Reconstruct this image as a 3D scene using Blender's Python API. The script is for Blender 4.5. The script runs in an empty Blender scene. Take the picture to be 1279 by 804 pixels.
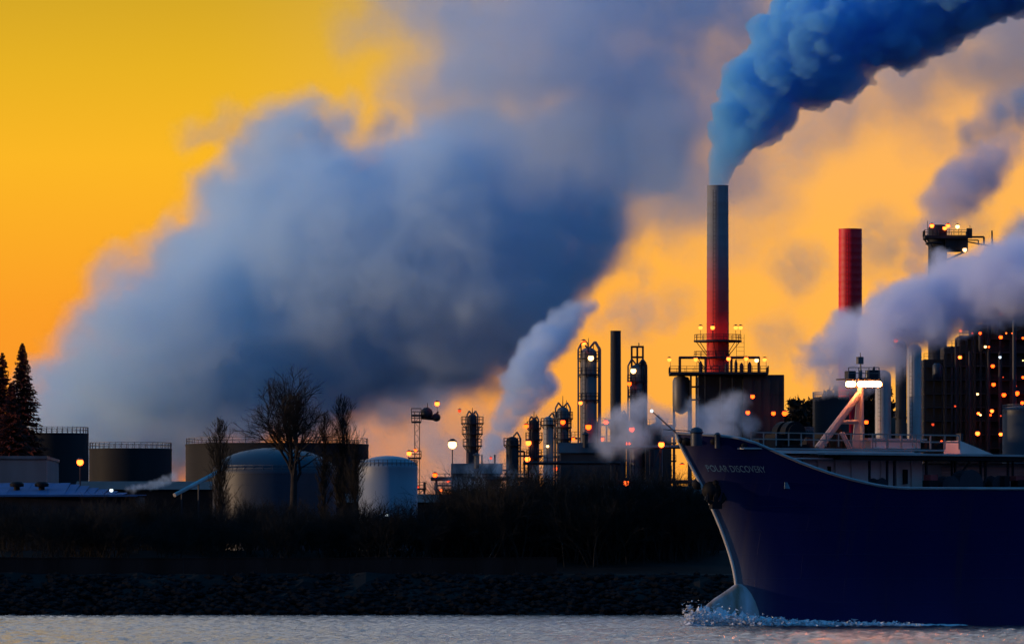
import bpy, bmesh, math, random
import numpy as np
from mathutils import Vector, Matrix, noise as mnoise

sc = bpy.context.scene
COL = sc.collection
R = math.radians

# ------------------------------------------------------------------ camera
W0, H0 = 1279.0, 804.0            # the photograph's own pixel grid, used only to read off directions
K = 1.2e-4                        # tangent of one photograph pixel
CAM_H = 3.3                       # eye height above the water
HORIZON = 739.0                   # row of the true horizon
cam_data = bpy.data.cameras.new('camera')
cam = bpy.data.objects.new('camera', cam_data)
COL.objects.link(cam)
cam.location = (0, 0, CAM_H)
cam.rotation_euler = (R(90), 0, 0)
cam_data.sensor_fit = 'HORIZONTAL'
cam_data.sensor_width = 36.0
cam_data.lens = 36.0 / (W0 * K)
cam_data.shift_y = (HORIZON - H0 / 2) / W0
cam_data.clip_start = 1.0
cam_data.clip_end = 60000.0
sc.camera = cam

sc.render.engine = 'CYCLES'
sc.view_settings.view_transform = 'Standard'
sc.view_settings.look = 'None'
sc.view_settings.exposure = 0.0
sc.view_settings.gamma = 1.0
sc.view_settings.use_curve_mapping = False
cy = sc.cycles
cy.use_denoising = True
cy.use_adaptive_sampling = True
cy.adaptive_threshold = 0.03
cy.max_bounces = 16
cy.diffuse_bounces = 2
cy.glossy_bounces = 3
cy.transmission_bounces = 2
cy.transparent_max_bounces = 8
cy.volume_bounces = 16
cy.sample_clamp_indirect = 2.0
cy.volume_step_rate = 1.0
cy.volume_max_steps = 256

# ------------------------------------------------------------------ sky and sun
SUN_AZ = R(-94)                   # measured from the view direction, negative = left
SUN_EL = R(3.0)
world = bpy.data.worlds.new('World')
sc.world = world
world.use_nodes = True
nt = world.node_tree
nt.nodes.clear()
def N(tree, kind, **kw):
    n = tree.nodes.new(kind)
    for k, v in kw.items():
        setattr(n, k, v)
    return n
def ramp(tree, stops, interp='LINEAR'):
    n = N(tree, 'ShaderNodeValToRGB')
    cr = n.color_ramp
    cr.interpolation = interp
    while len(cr.elements) < len(stops):
        cr.elements.new(0.5)
    for e, (p, c) in zip(cr.elements, stops):
        e.position = p
        e.color = (c[0], c[1], c[2], 1)
    return n
tc = N(nt, 'ShaderNodeTexCoord')
sep = N(nt, 'ShaderNodeSeparateXYZ')
nt.links.new(tc.outputs['Generated'], sep.inputs[0])
asin = N(nt, 'ShaderNodeMath', operation='ARCSINE')
nt.links.new(sep.outputs['Z'], asin.inputs[0])
elev = N(nt, 'ShaderNodeMath', operation='DIVIDE')          # 0..1 over 0..90 degrees
nt.links.new(asin.outputs[0], elev.inputs[0]); elev.inputs[1].default_value = math.pi / 2
root = N(nt, 'ShaderNodeMath', operation='POWER')           # spreads the low degrees out
nt.links.new(elev.outputs[0], root.inputs[0]); root.inputs[1].default_value = 0.5
root.use_clamp = True
def at(deg): return math.sqrt(deg / 90.0)
high = [(at(7.5), (0.68, 0.60, 0.50)), (at(10), (0.74, 0.73, 0.76)), (at(14), (0.60, 0.64, 0.74)), (at(21), (0.26, 0.43, 0.68)), (at(34), (0.03, 0.24, 0.56)), (1.0, (0.010, 0.18, 0.49))]
warm = ramp(nt, [(0.0, (0.93, 0.22, 0.03)), (at(1.2), (0.95, 0.27, 0.024)), (at(2.4), (0.97, 0.34, 0.020)), (at(3.7), (0.97, 0.47, 0.018)),
                 (at(4.5), (0.80, 0.44, 0.016)), (at(5.3), (0.62, 0.37, 0.018)), (at(6.2), (0.60, 0.42, 0.12))] + high)
hazy = ramp(nt, [(0.0, (1.0, 0.33, 0.05)), (at(1.5), (1.05, 0.45, 0.06)), (at(3.0), (1.05, 0.47, 0.075)), (at(4.2), (0.95, 0.45, 0.12)),
                 (at(6.0), (0.66, 0.44, 0.22))] + high)
cool = ramp(nt, [(0.0, (0.11, 0.08, 0.12)), (at(6), (0.11, 0.10, 0.20)), (at(12), (0.06, 0.13, 0.34)), (at(22), (0.02, 0.20, 0.50)), (1.0, (0.010, 0.18, 0.49))])
nt.links.new(root.outputs[0], warm.inputs[0]); nt.links.new(root.outputs[0], hazy.inputs[0]); nt.links.new(root.outputs[0], cool.inputs[0])
dot = N(nt, 'ShaderNodeVectorMath', operation='DOT_PRODUCT')
nt.links.new(tc.outputs['Generated'], dot.inputs[0])
GLOW_AZ = R(-45)
dot.inputs[1].default_value = (math.sin(GLOW_AZ), math.cos(GLOW_AZ), 0)
mr = N(nt, 'ShaderNodeMapRange', interpolation_type='SMOOTHSTEP')
nt.links.new(dot.outputs['Value'], mr.inputs['Value'])
mr.inputs['From Min'].default_value = 0.15; mr.inputs['From Max'].default_value = 0.66
mx = N(nt, 'ShaderNodeMix', data_type='RGBA')
nt.links.new(mr.outputs[0], mx.inputs['Factor'])
# the low sky turns hazier and pinker towards the right of the glow
azr = N(nt, 'ShaderNodeMapRange', interpolation_type='SMOOTHSTEP')
nt.links.new(sep.outputs['X'], azr.inputs['Value'])
azr.inputs['From Min'].default_value = -0.05; azr.inputs['From Max'].default_value = 0.05
mw = N(nt, 'ShaderNodeMix', data_type='RGBA')
nt.links.new(azr.outputs[0], mw.inputs['Factor'])
nt.links.new(warm.outputs[0], mw.inputs[6]); nt.links.new(hazy.outputs[0], mw.inputs[7])
nt.links.new(cool.outputs[0], mx.inputs[6]); nt.links.new(mw.outputs[2], mx.inputs[7])
sky = N(nt, 'ShaderNodeTexSky', sky_type='NISHITA')
sky.sun_disc = False
sky.sun_elevation = SUN_EL
sky.sun_rotation = SUN_AZ
sky.air_density = 1.5; sky.dust_density = 2.0; sky.ozone_density = 3.0
bg0 = N(nt, 'ShaderNodeBackground'); bg0.inputs['Strength'].default_value = 0.008
nt.links.new(sky.outputs[0], bg0.inputs['Color'])
bg1 = N(nt, 'ShaderNodeBackground'); bg1.inputs['Strength'].default_value = 1.0
nt.links.new(mx.outputs[2], bg1.inputs['Color'])
add = N(nt, 'ShaderNodeAddShader')
nt.links.new(bg0.outputs[0], add.inputs[0]); nt.links.new(bg1.outputs[0], add.inputs[1])
wo = N(nt, 'ShaderNodeOutputWorld')
nt.links.new(add.outputs[0], wo.inputs['Surface'])

sun_data = bpy.data.lights.new('sun', 'SUN')
sun_data.energy = 2.3
sun_data.angle = R(0.5)
sun_data.color = (1.0, 0.66, 0.38)
sun = bpy.data.objects.new('sun', sun_data)
COL.objects.link(sun)
sd = Vector((math.sin(SUN_AZ) * math.cos(SUN_EL), math.cos(SUN_AZ) * math.cos(SUN_EL), math.sin(SUN_EL)))
sun.rotation_euler = sd.to_track_quat('Z', 'Y').to_euler()

# ------------------------------------------------------------------ helpers
def P(px, py, D):
    """World point seen in the photograph at column px, row py, D metres away."""
    return Vector(((px - W0 / 2) * K * D, D, CAM_H + (HORIZON - py) * K * D))
def X(px, D): return (px - W0 / 2) * K * D
def Z(py, D): return CAM_H + (HORIZON - py) * K * D

def tag(o, label=None, cat=None, group=None, kind=None):
    if label: o['label'] = label
    if cat: o['category'] = cat
    if group: o['group'] = group
    if kind: o['kind'] = kind
    return o
def empty(name, loc=(0, 0, 0), rz=0.0):
    o = bpy.data.objects.new(name, None)
    o.location = loc; o.rotation_euler = (0, 0, rz)
    COL.objects.link(o)
    return o
def link_mesh(name, me, mat=None, parent=None, loc=None):
    o = bpy.data.objects.new(name, me)
    COL.objects.link(o)
    if mat: me.materials.append(mat)
    if parent: o.parent = parent
    if loc is not None: o.location = loc
    return o
# ------------------------------------------------------------------ materials
def paint(name, col, rough=0.6, metal=0.0, vary=0.35, scale=0.35, streak=True, col2=None, bump=0.15, spec=0.35):
    """Weathered surface: broad patches, vertical run-down streaks and a fine grain."""
    m = bpy.data.materials.new(name); m.use_nodes = True
    t = m.node_tree
    b = t.nodes['Principled BSDF']
    b.inputs['Roughness'].default_value = rough; b.inputs['Metallic'].default_value = metal
    b.inputs['Specular IOR Level'].default_value = spec
    geo = N(t, 'ShaderNodeNewGeometry')
    mp = N(t, 'ShaderNodeMapping'); mp.inputs['Scale'].default_value = (1, 1, 0.18 if streak else 1)
    t.links.new(geo.outputs['Position'], mp.inputs['Vector'])
    n1 = N(t, 'ShaderNodeTexNoise'); n1.inputs['Scale'].default_value = scale; n1.inputs['Detail'].default_value = 5
    t.links.new(mp.outputs[0], n1.inputs['Vector'])
    mr_ = N(t, 'ShaderNodeMapRange')
    mr_.inputs['From Min'].default_value = 0.3; mr_.inputs['From Max'].default_value = 0.7
    t.links.new(n1.outputs[0], mr_.inputs['Value'])
    mix = N(t, 'ShaderNodeMix', data_type='RGBA')
    lo = col2 or tuple(c * (1 - vary) for c in col); hi = tuple(min(0.9, c * (1 + vary * 0.6)) for c in col)
    mix.inputs[6].default_value = (*lo, 1); mix.inputs[7].default_value = (*hi, 1)
    t.links.new(mr_.outputs[0], mix.inputs['Factor'])
    t.links.new(mix.outputs[2], b.inputs['Base Color'])
    if bump:
        n2 = N(t, 'ShaderNodeTexNoise'); n2.inputs['Scale'].default_value = scale * 6; n2.inputs['Detail'].default_value = 3
        t.links.new(geo.outputs['Position'], n2.inputs['Vector'])
        bp = N(t, 'ShaderNodeBump'); bp.inputs['Strength'].default_value = bump; bp.inputs['Distance'].default_value = 0.1
        t.links.new(n2.outputs[0], bp.inputs['Height']); t.links.new(bp.outputs[0], b.inputs['Normal'])
    return m
def glow(name, col, strength):
    m = bpy.data.materials.new(name); m.use_nodes = True
    t = m.node_tree; t.nodes.clear()
    e = N(t, 'ShaderNodeEmission'); e.inputs['Color'].default_value = (*col, 1); e.inputs['Strength'].default_value = strength
    o = N(t, 'ShaderNodeOutputMaterial'); t.links.new(e.outputs[0], o.inputs['Surface'])
    return m
M = {
    'steel_dark': paint('dark_steel', (0.035, 0.037, 0.045), 0.55, 0.3, spec=0.06),
    'steel': paint('grey_steel', (0.11, 0.11, 0.12), 0.5, 0.3),
    'steel_pale': paint('pale_steel', (0.34, 0.32, 0.31), 0.5, 0.2),
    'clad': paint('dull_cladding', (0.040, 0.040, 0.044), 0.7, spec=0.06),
    'concrete': paint('stained_concrete', (0.22, 0.21, 0.20), 0.85),
    'red': paint('red_paint', (0.80, 0.006, 0.02), 0.5, 0, 0.25),
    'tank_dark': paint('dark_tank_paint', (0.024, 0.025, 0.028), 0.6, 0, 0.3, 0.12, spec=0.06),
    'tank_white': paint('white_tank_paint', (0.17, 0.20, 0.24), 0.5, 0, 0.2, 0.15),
    'tank_blue': paint('blue_grey_tank_paint', (0.012, 0.022, 0.040), 0.5, 0, 0.25, 0.1),
    'wall_pale': paint('pale_wall_panel', (0.12, 0.12, 0.13), 0.7, 0, 0.15),
    'roof_blue': paint('blue_roof_sheet', (0.035, 0.10, 0.22), 0.75, 0.0, 0.2, 0.2, False, spec=0.08),
    'hull': paint('navy_hull_paint', (0.002, 0.006, 0.064), 0.42, 0, 0.25, 0.12, True, spec=0.2),
    'bulb': paint('worn_pale_antifouling', (0.46, 0.45, 0.47), 0.35, 0, 0.35, 0.7, True, (0.20, 0.13, 0.08), spec=.5),
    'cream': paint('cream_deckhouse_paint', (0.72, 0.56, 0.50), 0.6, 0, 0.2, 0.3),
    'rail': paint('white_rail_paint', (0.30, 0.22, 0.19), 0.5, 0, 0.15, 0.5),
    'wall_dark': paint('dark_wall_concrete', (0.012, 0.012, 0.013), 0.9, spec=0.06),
    'black': paint('black_ironwork', (0.012, 0.012, 0.014), 0.6, spec=0.06),
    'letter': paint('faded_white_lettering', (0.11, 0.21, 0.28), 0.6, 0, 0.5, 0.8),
    'rusty_red': paint('red_oxide_paint', (0.30, 0.03, 0.03), 0.6),
    'bark': paint('dark_bark', (0.030, 0.026, 0.024), 0.9, 0, 0.3, 1.5, False, spec=0.06),
    'needle': paint('dark_conifer_needles', (0.075, 0.018, 0.014), 0.8, 0, 0.4, 0.5, False, bump=0, spec=0.06),
    'twig': paint('winter_twigs', (0.022, 0.020, 0.018), 0.9, 0, 0.4, 0.6, False, bump=0, spec=0.06),
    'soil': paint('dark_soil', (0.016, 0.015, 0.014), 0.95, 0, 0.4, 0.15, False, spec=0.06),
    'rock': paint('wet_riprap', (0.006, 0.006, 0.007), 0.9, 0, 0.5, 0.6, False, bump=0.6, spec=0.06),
    'orange': glow('sodium_light', (1.0, 0.055, 0.004), 8.0),
    'amber': glow('amber_light', (1.0, 0.11, 0.014), 8.0),
    'white': glow('white_light', (1.0, 0.55, 0.20), 5.0),
    'cold': glow('cold_white_light', (0.75, 0.90, 1.0), 1.6),
    'redlamp': glow('red_light', (1.0, 0.07, 0.02), 1.3),
    'flood': glow('deck_floodlight', (1.0, 0.27, 0.07), 130.0),
}
# chimney: bare concrete above, weathered red bands below
def chimney_mat():
    m = paint('banded_chimney_paint', (0.19, 0.20, 0.22), 0.7, 0, 0.35, 0.25)
    t = m.node_tree; b = t.nodes['Principled BSDF']
    src = b.inputs['Base Color'].links[0].from_socket
    geo = N(t, 'ShaderNodeNewGeometry'); sp = N(t, 'ShaderNodeSeparateXYZ')
    t.links.new(geo.outputs['Position'], sp.inputs[0])
    r_ = N(t, 'ShaderNodeMapRange', interpolation_type='SMOOTHSTEP')
    r_.inputs['From Min'].default_value = Z(400, 1400); r_.inputs['From Max'].default_value = Z(290, 1400)
    t.links.new(sp.outputs['Z'], r_.inputs['Value'])
    mix = N(t, 'ShaderNodeMix', data_type='RGBA')
    mix.inputs[6].default_value = (0.66, 0.025, 0.02, 1)
    t.links.new(r_.outputs[0], mix.inputs['Factor']); t.links.new(src, mix.inputs[7])
    t.links.new(mix.outputs[2], b.inputs['Base Color'])
    return m
M['chimney'] = chimney_mat()

def icosphere(sub):
    bm = bmesh.new()
    bmesh.ops.create_icosphere(bm, subdivisions=sub, radius=1.0)
    v = np.array([x.co[:] for x in bm.verts]); f = np.array([[y.index for y in x.verts] for x in bm.faces])
    bm.free()
    return v, f
ICO2 = icosphere(2); ICO3 = icosphere(3)

# ------------------------------------------------------------------ mesh builder (world coordinates)
class MB:
    def __init__(self): self.v = []; self.f = []
    def add(self, v, f):
        n = len(self.v); self.v += [tuple(p) for p in v]; self.f += [tuple(i + n for i in q) for q in f]; return self
    def box(self, c, s, rz=0.0):
        c = Vector(c); ca, sa = math.cos(rz), math.sin(rz); v = []
        for dz in (-.5, .5):
            for dx, dy in ((-.5, -.5), (.5, -.5), (.5, .5), (-.5, .5)):
                x, y = dx * s[0], dy * s[1]
                v.append((c.x + x * ca - y * sa, c.y + x * sa + y * ca, c.z + dz * s[2]))
        return self.add(v, [(3, 2, 1, 0), (4, 5, 6, 7), (0, 1, 5, 4), (1, 2, 6, 5), (2, 3, 7, 6), (3, 0, 4, 7)])
    def rod(self, a, b, r0, r1=None, n=6, caps=True):
        a, b = Vector(a), Vector(b); r1 = r0 if r1 is None else r1
        d = (b - a)
        if d.length < 1e-6: return self
        d.normalize(); u = d.orthogonal().normalized(); w = d.cross(u)
        v = []
        for p, r in ((a, r0), (b, r1)):
            for i in range(n):
                q = math.tau * i / n; v.append(p + (u * math.cos(q) + w * math.sin(q)) * r)
        f = [(i, (i + 1) % n, n + (i + 1) % n, n + i) for i in range(n)]
        if caps: f += [tuple(range(n - 1, -1, -1)), tuple(range(n, 2 * n))]
        return self.add(v, f)
    def pipe(self, pts, r, n=6):
        for a, b in zip(pts, pts[1:]): self.rod(a, b, r, r, n)
        return self
    def lathe(self, c, prof, n=28):
        """prof: list of (radius, z) from bottom to top around the vertical through c."""
        v, f = [], []
        for r, z in prof:
            for i in range(n):
                q = math.tau * i / n; v.append((c[0] + r * math.cos(q), c[1] + r * math.sin(q), z))
        for j in range(len(prof) - 1):
            for i in range(n):
                k = (i + 1) % n; f.append((j * n + i, j * n + k, (j + 1) * n + k, (j + 1) * n + i))
        f.append(tuple(range(n - 1, -1, -1))); f.append(tuple(range((len(prof) - 1) * n, len(prof) * n)))
        return self.add(v, f)
    def ball(self, c, r, n=10, m=6, squash=(1, 1, 1)):
        v = [(c[0], c[1], c[2] - r * squash[2])]; f = []
        for j in range(1, m):
            t = -math.pi / 2 + math.pi * j / m
            for i in range(n):
                q = math.tau * i / n
                v.append((c[0] + r * squash[0] * math.cos(t) * math.cos(q), c[1] + r * squash[1] * math.cos(t) * math.sin(q), c[2] + r * squash[2] * math.sin(t)))
        v.append((c[0], c[1], c[2] + r * squash[2]))
        for i in range(n): f.append((0, 1 + (i + 1) % n, 1 + i))
        for j in range(m - 2):
            for i in range(n):
                k = (i + 1) % n; f.append((1 + j * n + i, 1 + j * n + k, 1 + (j + 1) * n + k, 1 + (j + 1) * n + i))
        L = len(v) - 1
        for i in range(n): f.append((1 + (m - 2) * n + i, 1 + (m - 2) * n + (i + 1) % n, L))
        return self.add(v, f)
    def build(self, name, mat, parent=None, smooth=False):
        off = root_loc(parent)
        me = bpy.data.meshes.new(name)
        me.from_pydata([(x - off[0], y - off[1], z - off[2]) for x, y, z in self.v], [], self.f)
        if smooth:
            me.polygons.foreach_set('use_smooth', [True] * len(me.polygons))
            me.set_sharp_from_angle(angle=R(40))
        return link_mesh(name, me, M[mat] if isinstance(mat, str) else mat, parent)
def root_loc(o):
    """Roots carry no rotation, and parts keep their origin at the root's, so this is the sum of locations up the chain."""
    v = Vector((0, 0, 0))
    while o is not None:
        v = v + o.location; o = o.parent
    return v
def thing(name, label, cat, loc, group=None):
    return tag(empty(name, loc), label, cat, group)

# ------------------------------------------------------------------ lamps: a hooded fitting with a bulb, shared meshes
_lamp = {}
def lamp(parent, px, py, D, kind='orange', size=0.45, arm=None):
    key = round(size, 2)
    if key not in _lamp:
        h = MB(); h.lathe((0, 0, 0), [(0.15 * size, 0.9 * size), (1.15 * size, 0.75 * size), (1.1 * size, 0.95 * size), (0.4 * size, 1.5 * size)], 10)
        h.rod((0, 0.0, 1.3 * size), (0, 1.6, 1.3 * size), 0.08)
        me = bpy.data.meshes.new('lamp'); me.from_pydata(h.v, [], h.f); me.materials.append(M['steel_dark'])
        _lamp[key] = (me, {})
    me, bulbs = _lamp[key]
    if kind not in bulbs:
        b = MB(); b.ball((0, 0, 0), size * 1.12, 10, 6)
        bm_ = bpy.data.meshes.new('bulb'); bm_.from_pydata(b.v, [], b.f); bm_.materials.append(M[kind])
        bulbs[kind] = bm_
    p = P(px, py, D)
    o = bpy.data.objects.new('lamp', me); COL.objects.link(o); o.parent = parent; o.location = p - root_loc(parent)
    q = bpy.data.objects.new('bulb', bulbs[kind]); COL.objects.link(q); q.parent = o
    return o

# ------------------------------------------------------------------ plant fittings
def rail_ring(mb, c, r, z, n=14, h=1.2):
    pts = [(c[0] + r * math.cos(math.tau * i / n), c[1] + r * math.sin(math.tau * i / n)) for i in range(n)]
    for i, p in enumerate(pts):
        q = pts[(i + 1) % n]
        mb.rod((*p, z), (*p, z + h), 0.07, n=4)
        for k in (0.55, 1.0): mb.rod((*p, z + h * k), (*q, z + h * k), 0.06, n=4)
def rail_line(mb, a, b, h=1.2, step=1.6, r=0.06):
    a, b = Vector(a), Vector(b); n = max(1, int((b - a).length / step))
    for i in range(n + 1):
        p = a.lerp(b, i / n); mb.rod(p, p + Vector((0, 0, h)), r * 1.2, n=4)
    for k in (0.5, 1.0): mb.rod(a + Vector((0, 0, h * k)), b + Vector((0, 0, h * k)), r, n=4)
def ladder(mb, x, y, z0, z1, w=0.6):
    for s in (-w / 2, w / 2): mb.rod((x + s, y, z0), (x + s, y, z1), 0.06, n=4)
    z = z0
    while z < z1:
        mb.rod((x - w / 2, y, z), (x + w / 2, y, z), 0.04, n=4); z += 0.9
def deck_ring(parent, c, r, z, thick=0.25, mat='steel_dark', rails=True):
    d = MB(); d.lathe(c, [(r, z - thick), (r, z)], 18)
    for i in range(6):
        q = math.tau * (i + 0.3) / 6
        d.rod((c[0] + r * 0.95 * math.cos(q), c[1] + r * 0.95 * math.sin(q), z - thick), (c[0] + r * 0.45 * math.cos(q), c[1] + r * 0.45 * math.sin(q), z - thick - r * 0.6), 0.1, n=4)
    o = d.build('platform', mat, parent)
    if rails:
        q = MB(); rail_ring(q, c, r * 0.97, z); q.build('railing', mat, o)
    return o
def deck_rect(parent, x0, x1, y, dy, z, thick=0.3, mat='steel_dark', rails=True):
    d = MB(); d.box(((x0 + x1) / 2, y, z - thick / 2), (x1 - x0, dy, thick))
    o = d.build('platform', mat, parent)
    if rails:
        q = MB()
        a, b, c_, e = (x0, y - dy / 2, z), (x1, y - dy / 2, z), (x1, y + dy / 2, z), (x0, y + dy / 2, z)
        for s, t_ in ((a, b), (b, c_), (c_, e), (e, a)): rail_line(q, s, t_)
        q.build('railing', mat, o)
    return o
GROUND = 4.0
def column_tower(label, px, w, ytop, D, mat='steel', decks=(), lamps=(), group=None, cat='refinery column', name='refinery_column', pipes=1, spike=0.0, base=GROUND, rr=1.9):
    """Upright pressure vessel with domed head, ring platforms, ladder, riser pipes and lamps."""
    x, zt = X(px, D), Z(ytop, D); r = w * K * D / 2
    t = thing(name, label, cat, (x, D, base), group)
    v = MB(); v.lathe((x, D), [(r * 1.12, base), (r * 1.12, base + 3), (r, base + 4.5), (r, zt - r * 0.7), (r * 0.86, zt - r * 0.35), (r * 0.5, zt - r * 0.08), (r * 0.15, zt)], 28)
    z = base + 7
    while z < zt - r:                                                     # weld bands
        v.lathe((x, D), [(r * 1.02, z), (r * 1.035, z + 0.08), (r * 1.02, z + 0.16)], 28); z += 4.2
    v.build('vessel', mat, t, True)
    for (py, k) in decks: deck_ring(t, (x, D), r * k, Z(py, D))
    l = MB(); ladder(l, x - r * 0.55, D - r * 1.25, base, zt - r * 0.5); l.build('ladder', 'steel_dark', t)
    for i in range(pipes):
        s = -1 if i % 2 else 1; o_ = r * (1.22 + 0.18 * (i // 2))
        p = MB(); p.pipe([(x + s * o_, D - 0.4 * r, base), (x + s * o_, D - 0.4 * r, zt - 0.2 * r), (x + s * o_ * 0.6, D - 0.3 * r, zt + 0.7 * r), (x, D, zt - 0.2 * r)], max(0.16, r * 0.11), 8)
        p.build('riser_pipe', 'steel', t, True)
    if spike:
        p = MB(); p.rod((x, D, zt - 0.3), (x, D, zt + spike * K * D), 0.12, 0.05, 5); p.rod((x + r * 0.6, D, zt - r * .6), (x + r * 0.6, D, zt + 0.6 * spike * K * D), 0.1, 0.05, 5)
        p.build('vent_spike', 'steel_dark', t)
    for (lx, ly, kind, *sz) in lamps: lamp(t, lx, ly, D - r * 1.9, kind, sz[0] if sz else 0.45)
    return t
def plain_stack(name, label, px, w_top, w_base, ytop, D, mat, cat='chimney', bands=6.0, base=GROUND):
    x, zt = X(px, D), Z(ytop, D); r1, r0 = w_top * K * D / 2, w_base * K * D / 2
    t = thing(name, label, cat, (x, D, base))
    v = MB(); prof = [(r0 * 1.1, base), (r0 * 1.1, base + 2)]
    z = base + 2.2
    def rad(z): return r0 + (r1 - r0) * (z - base) / (zt - base)
    while z < zt - bands * 0.4:
        prof += [(rad(z), z), (rad(z) * 1.012, z + 0.12), (rad(z) * 1.012, z + 0.3), (rad(z), z + 0.42)]; z += bands * 0.33
    prof += [(r1, zt - 0.1), (r1 * 1.03, zt - 0.1), (r1 * 1.03, zt), (r1 * 0.88, zt), (r1 * 0.86, zt - 2.5)]
    v.lathe((x, D), prof, 36); v.build('shaft', mat, t, True)
    l = MB(); ladder(l, x - r0 * 0.3, D - r0 * 1.12, base, zt - 1); l.build('ladder', 'steel_dark', t)
    return t
def tank(label, px0, px1, ytop, D, mat, dome=0.0, base=GROUND, group=None, stairs=True, edge='steel'):
    x0, x1 = X(px0, D), X(px1, D); r = (x1 - x0) / 2; x = (x0 + x1) / 2; zt = Z(ytop, D)
    t = thing('storage_tank', label, 'storage tank', (x, D + r, base), group)
    c = (x, D + r)
    v = MB(); prof = [(r, base)]
    z = base + 2.4
    while z < zt - 0.6:
        prof += [(r, z), (r * 0.997, z + 0.02)]; z += 2.4
    prof += [(r, zt)]
    v.lathe(c, prof, 64); v.build('shell', mat, t, True)
    rf = MB()
    dz = dome * K * D
    rf.lathe(c, [(r * 1.004, zt - 0.2), (r * 1.004, zt + 0.1)] + [(r * math.cos(a), zt + 0.1 + dz * math.sin(a)) for a in [k * math.pi / 16 for k in range(1, 8)]] + [(0.05, zt + 0.1 + dz)], 64)
    rf.build('roof', mat, t, True)
    q = MB(); rail_ring(q, c, r * 0.99, zt + 0.1, 40, 1.1); q.build('railing', edge, t)
    if stairs:
        s = MB(); n = int((zt - base) / 0.5); a0 = -2.3
        for i in range(n):
            a = a0 + i * 0.5 / r * 1.3
            s.box((c[0] + (r + 0.5) * math.cos(a), c[1] + (r + 0.5) * math.sin(a), base + 0.5 * i + 0.3), (0.9, 0.9, 0.12), a)
        s.build('stair', edge, t)
    return t
def pipe_rack(label, px0, px1, ytop, D, tiers=3, lamps=(), mat='steel_dark', group=None, depth=6.0, base=GROUND):
    x0, x1, zt = X(px0, D), X(px1, D), Z(ytop, D)
    t = thing('pipe_rack', label, 'pipe rack', ((x0 + x1) / 2, D, base), group)
    fr = MB(); n = max(2, int((x1 - x0) / 6)); hs = [base + (zt - base) * (k + 1) / tiers for k in range(tiers)]
    for i in range(n + 1):
        x = x0 + (x1 - x0) * i / n
        for y in (D - depth / 2, D + depth / 2): fr.box((x, y, (base + zt) / 2), (0.35, 0.35, zt - base))
        for h in hs: fr.box((x, D, h - 0.2), (0.3, depth - 0.36, 0.35))
        if i < n and i % 2 == 0:
            x2 = x0 + (x1 - x0) * (i + 1) / n
            fr.rod((x, D - depth / 2 - 0.25, hs[0]), (x2, D - depth / 2 - 0.25, hs[-1]), 0.12, n=4)
    fr.build('frame', mat, t)
    rs = random.Random(int(px0 * 7 + ytop))
    for h in hs:
        y = D - depth / 2 + 0.6
        while y < D + depth / 2 - 0.5:
            r = rs.choice([0.12, 0.18, 0.25, 0.35])
            p = MB(); p.rod((x0 - 1, y, h + r), (x1 + 1, y, h + r), r, n=8); p.build('pipe', rs.choice(['steel', 'steel_dark', 'clad']), t, True)
            y += 2 * r + rs.uniform(0.3, 0.7)
    q = MB(); rail_line(q, (x0, D - depth / 2, zt), (x1, D - depth / 2, zt)); q.build('railing', mat, t)
    for (lx, ly, kind, *sz) in lamps: lamp(t, lx, ly, D - depth / 2 - 1.2, kind, sz[0] if sz else 0.42)
    return t
# ------------------------------------------------------------------ water, land, sea wall
SHORE = 950.0
wm = bpy.data.materials.new('river_water'); wm.use_nodes = True
t = wm.node_tree; b = t.nodes['Principled BSDF']
b.inputs['Base Color'].default_value = (0.03, 0.035, 0.045, 1); b.inputs['Roughness'].default_value = 0.12
b.inputs['IOR'].default_value = 1.33
geo = N(t, 'ShaderNodeNewGeometry')
mp = N(t, 'ShaderNodeMapping'); mp.inputs['Scale'].default_value = (2.2, 0.5, 1)
t.links.new(geo.outputs['Position'], mp.inputs['Vector'])
n1 = N(t, 'ShaderNodeTexNoise'); n1.inputs['Scale'].default_value = 1.0; n1.inputs['Detail'].default_value = 7; n1.inputs['Roughness'].default_value = 0.68
t.links.new(mp.outputs[0], n1.inputs['Vector'])
bp = N(t, 'ShaderNodeBump'); bp.inputs['Strength'].default_value = 1.0; bp.inputs['Distance'].default_value = 0.25
t.links.new(n1.outputs[0], bp.inputs['Height']); t.links.new(bp.outputs[0], b.inputs['Normal'])
# wavelets are real relief where the picture can show them; flat sheets go on around
wx = np.arange(-84, 84.01, 0.35); wy = np.concatenate([np.arange(395, 700, 0.9), np.arange(700, SHORE + 12, 1.3)])
GX, GY = np.meshgrid(wx, wy)
wr = np.random.RandomState(4); GZ = np.zeros_like(GX)
for i in range(70):
    L = 0.75 * 10 ** wr.uniform(0, 0.75); a = wr.normal(0.35, 0.75); k = 2 * math.pi / L
    GZ += 0.0088 * L ** 0.85 * np.sin(k * (GX * math.cos(a) + GY * math.sin(a)) + wr.uniform(0, 6.28)) * (0.6 + 0.4 * np.sin(GX / wr.uniform(9, 30) + GY / wr.uniform(15, 60) + wr.uniform(0, 6)))
fade = np.clip((84 - np.abs(GX)) / 6, 0, 1) * np.clip((GY - 395) / 8, 0, 1) * np.clip((SHORE + 12 - GY) / 6, 0, 1)
GZ = GZ * fade - 0.0
nx, ny = len(wx), len(wy)
idx = np.arange(nx * ny).reshape(ny, nx)
quads = np.stack([idx[:-1, :-1], idx[:-1, 1:], idx[1:, 1:], idx[1:, :-1]], -1).reshape(-1, 4)
verts = np.stack([GX, GY, GZ], -1).reshape(-1, 3).tolist()
xa, xb, ya, yb = float(wx[0]), float(wx[-1]), float(wy[0]), float(wy[-1])
far = [(-6000, -800, 0), (6000, -800, 0), (6000, ya, 0), (-6000, ya, 0), (xb, ya, 0), (6000, yb, 0), (xb, yb, 0), (xa, ya, 0), (xa, yb, 0), (-6000, yb, 0)]
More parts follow.
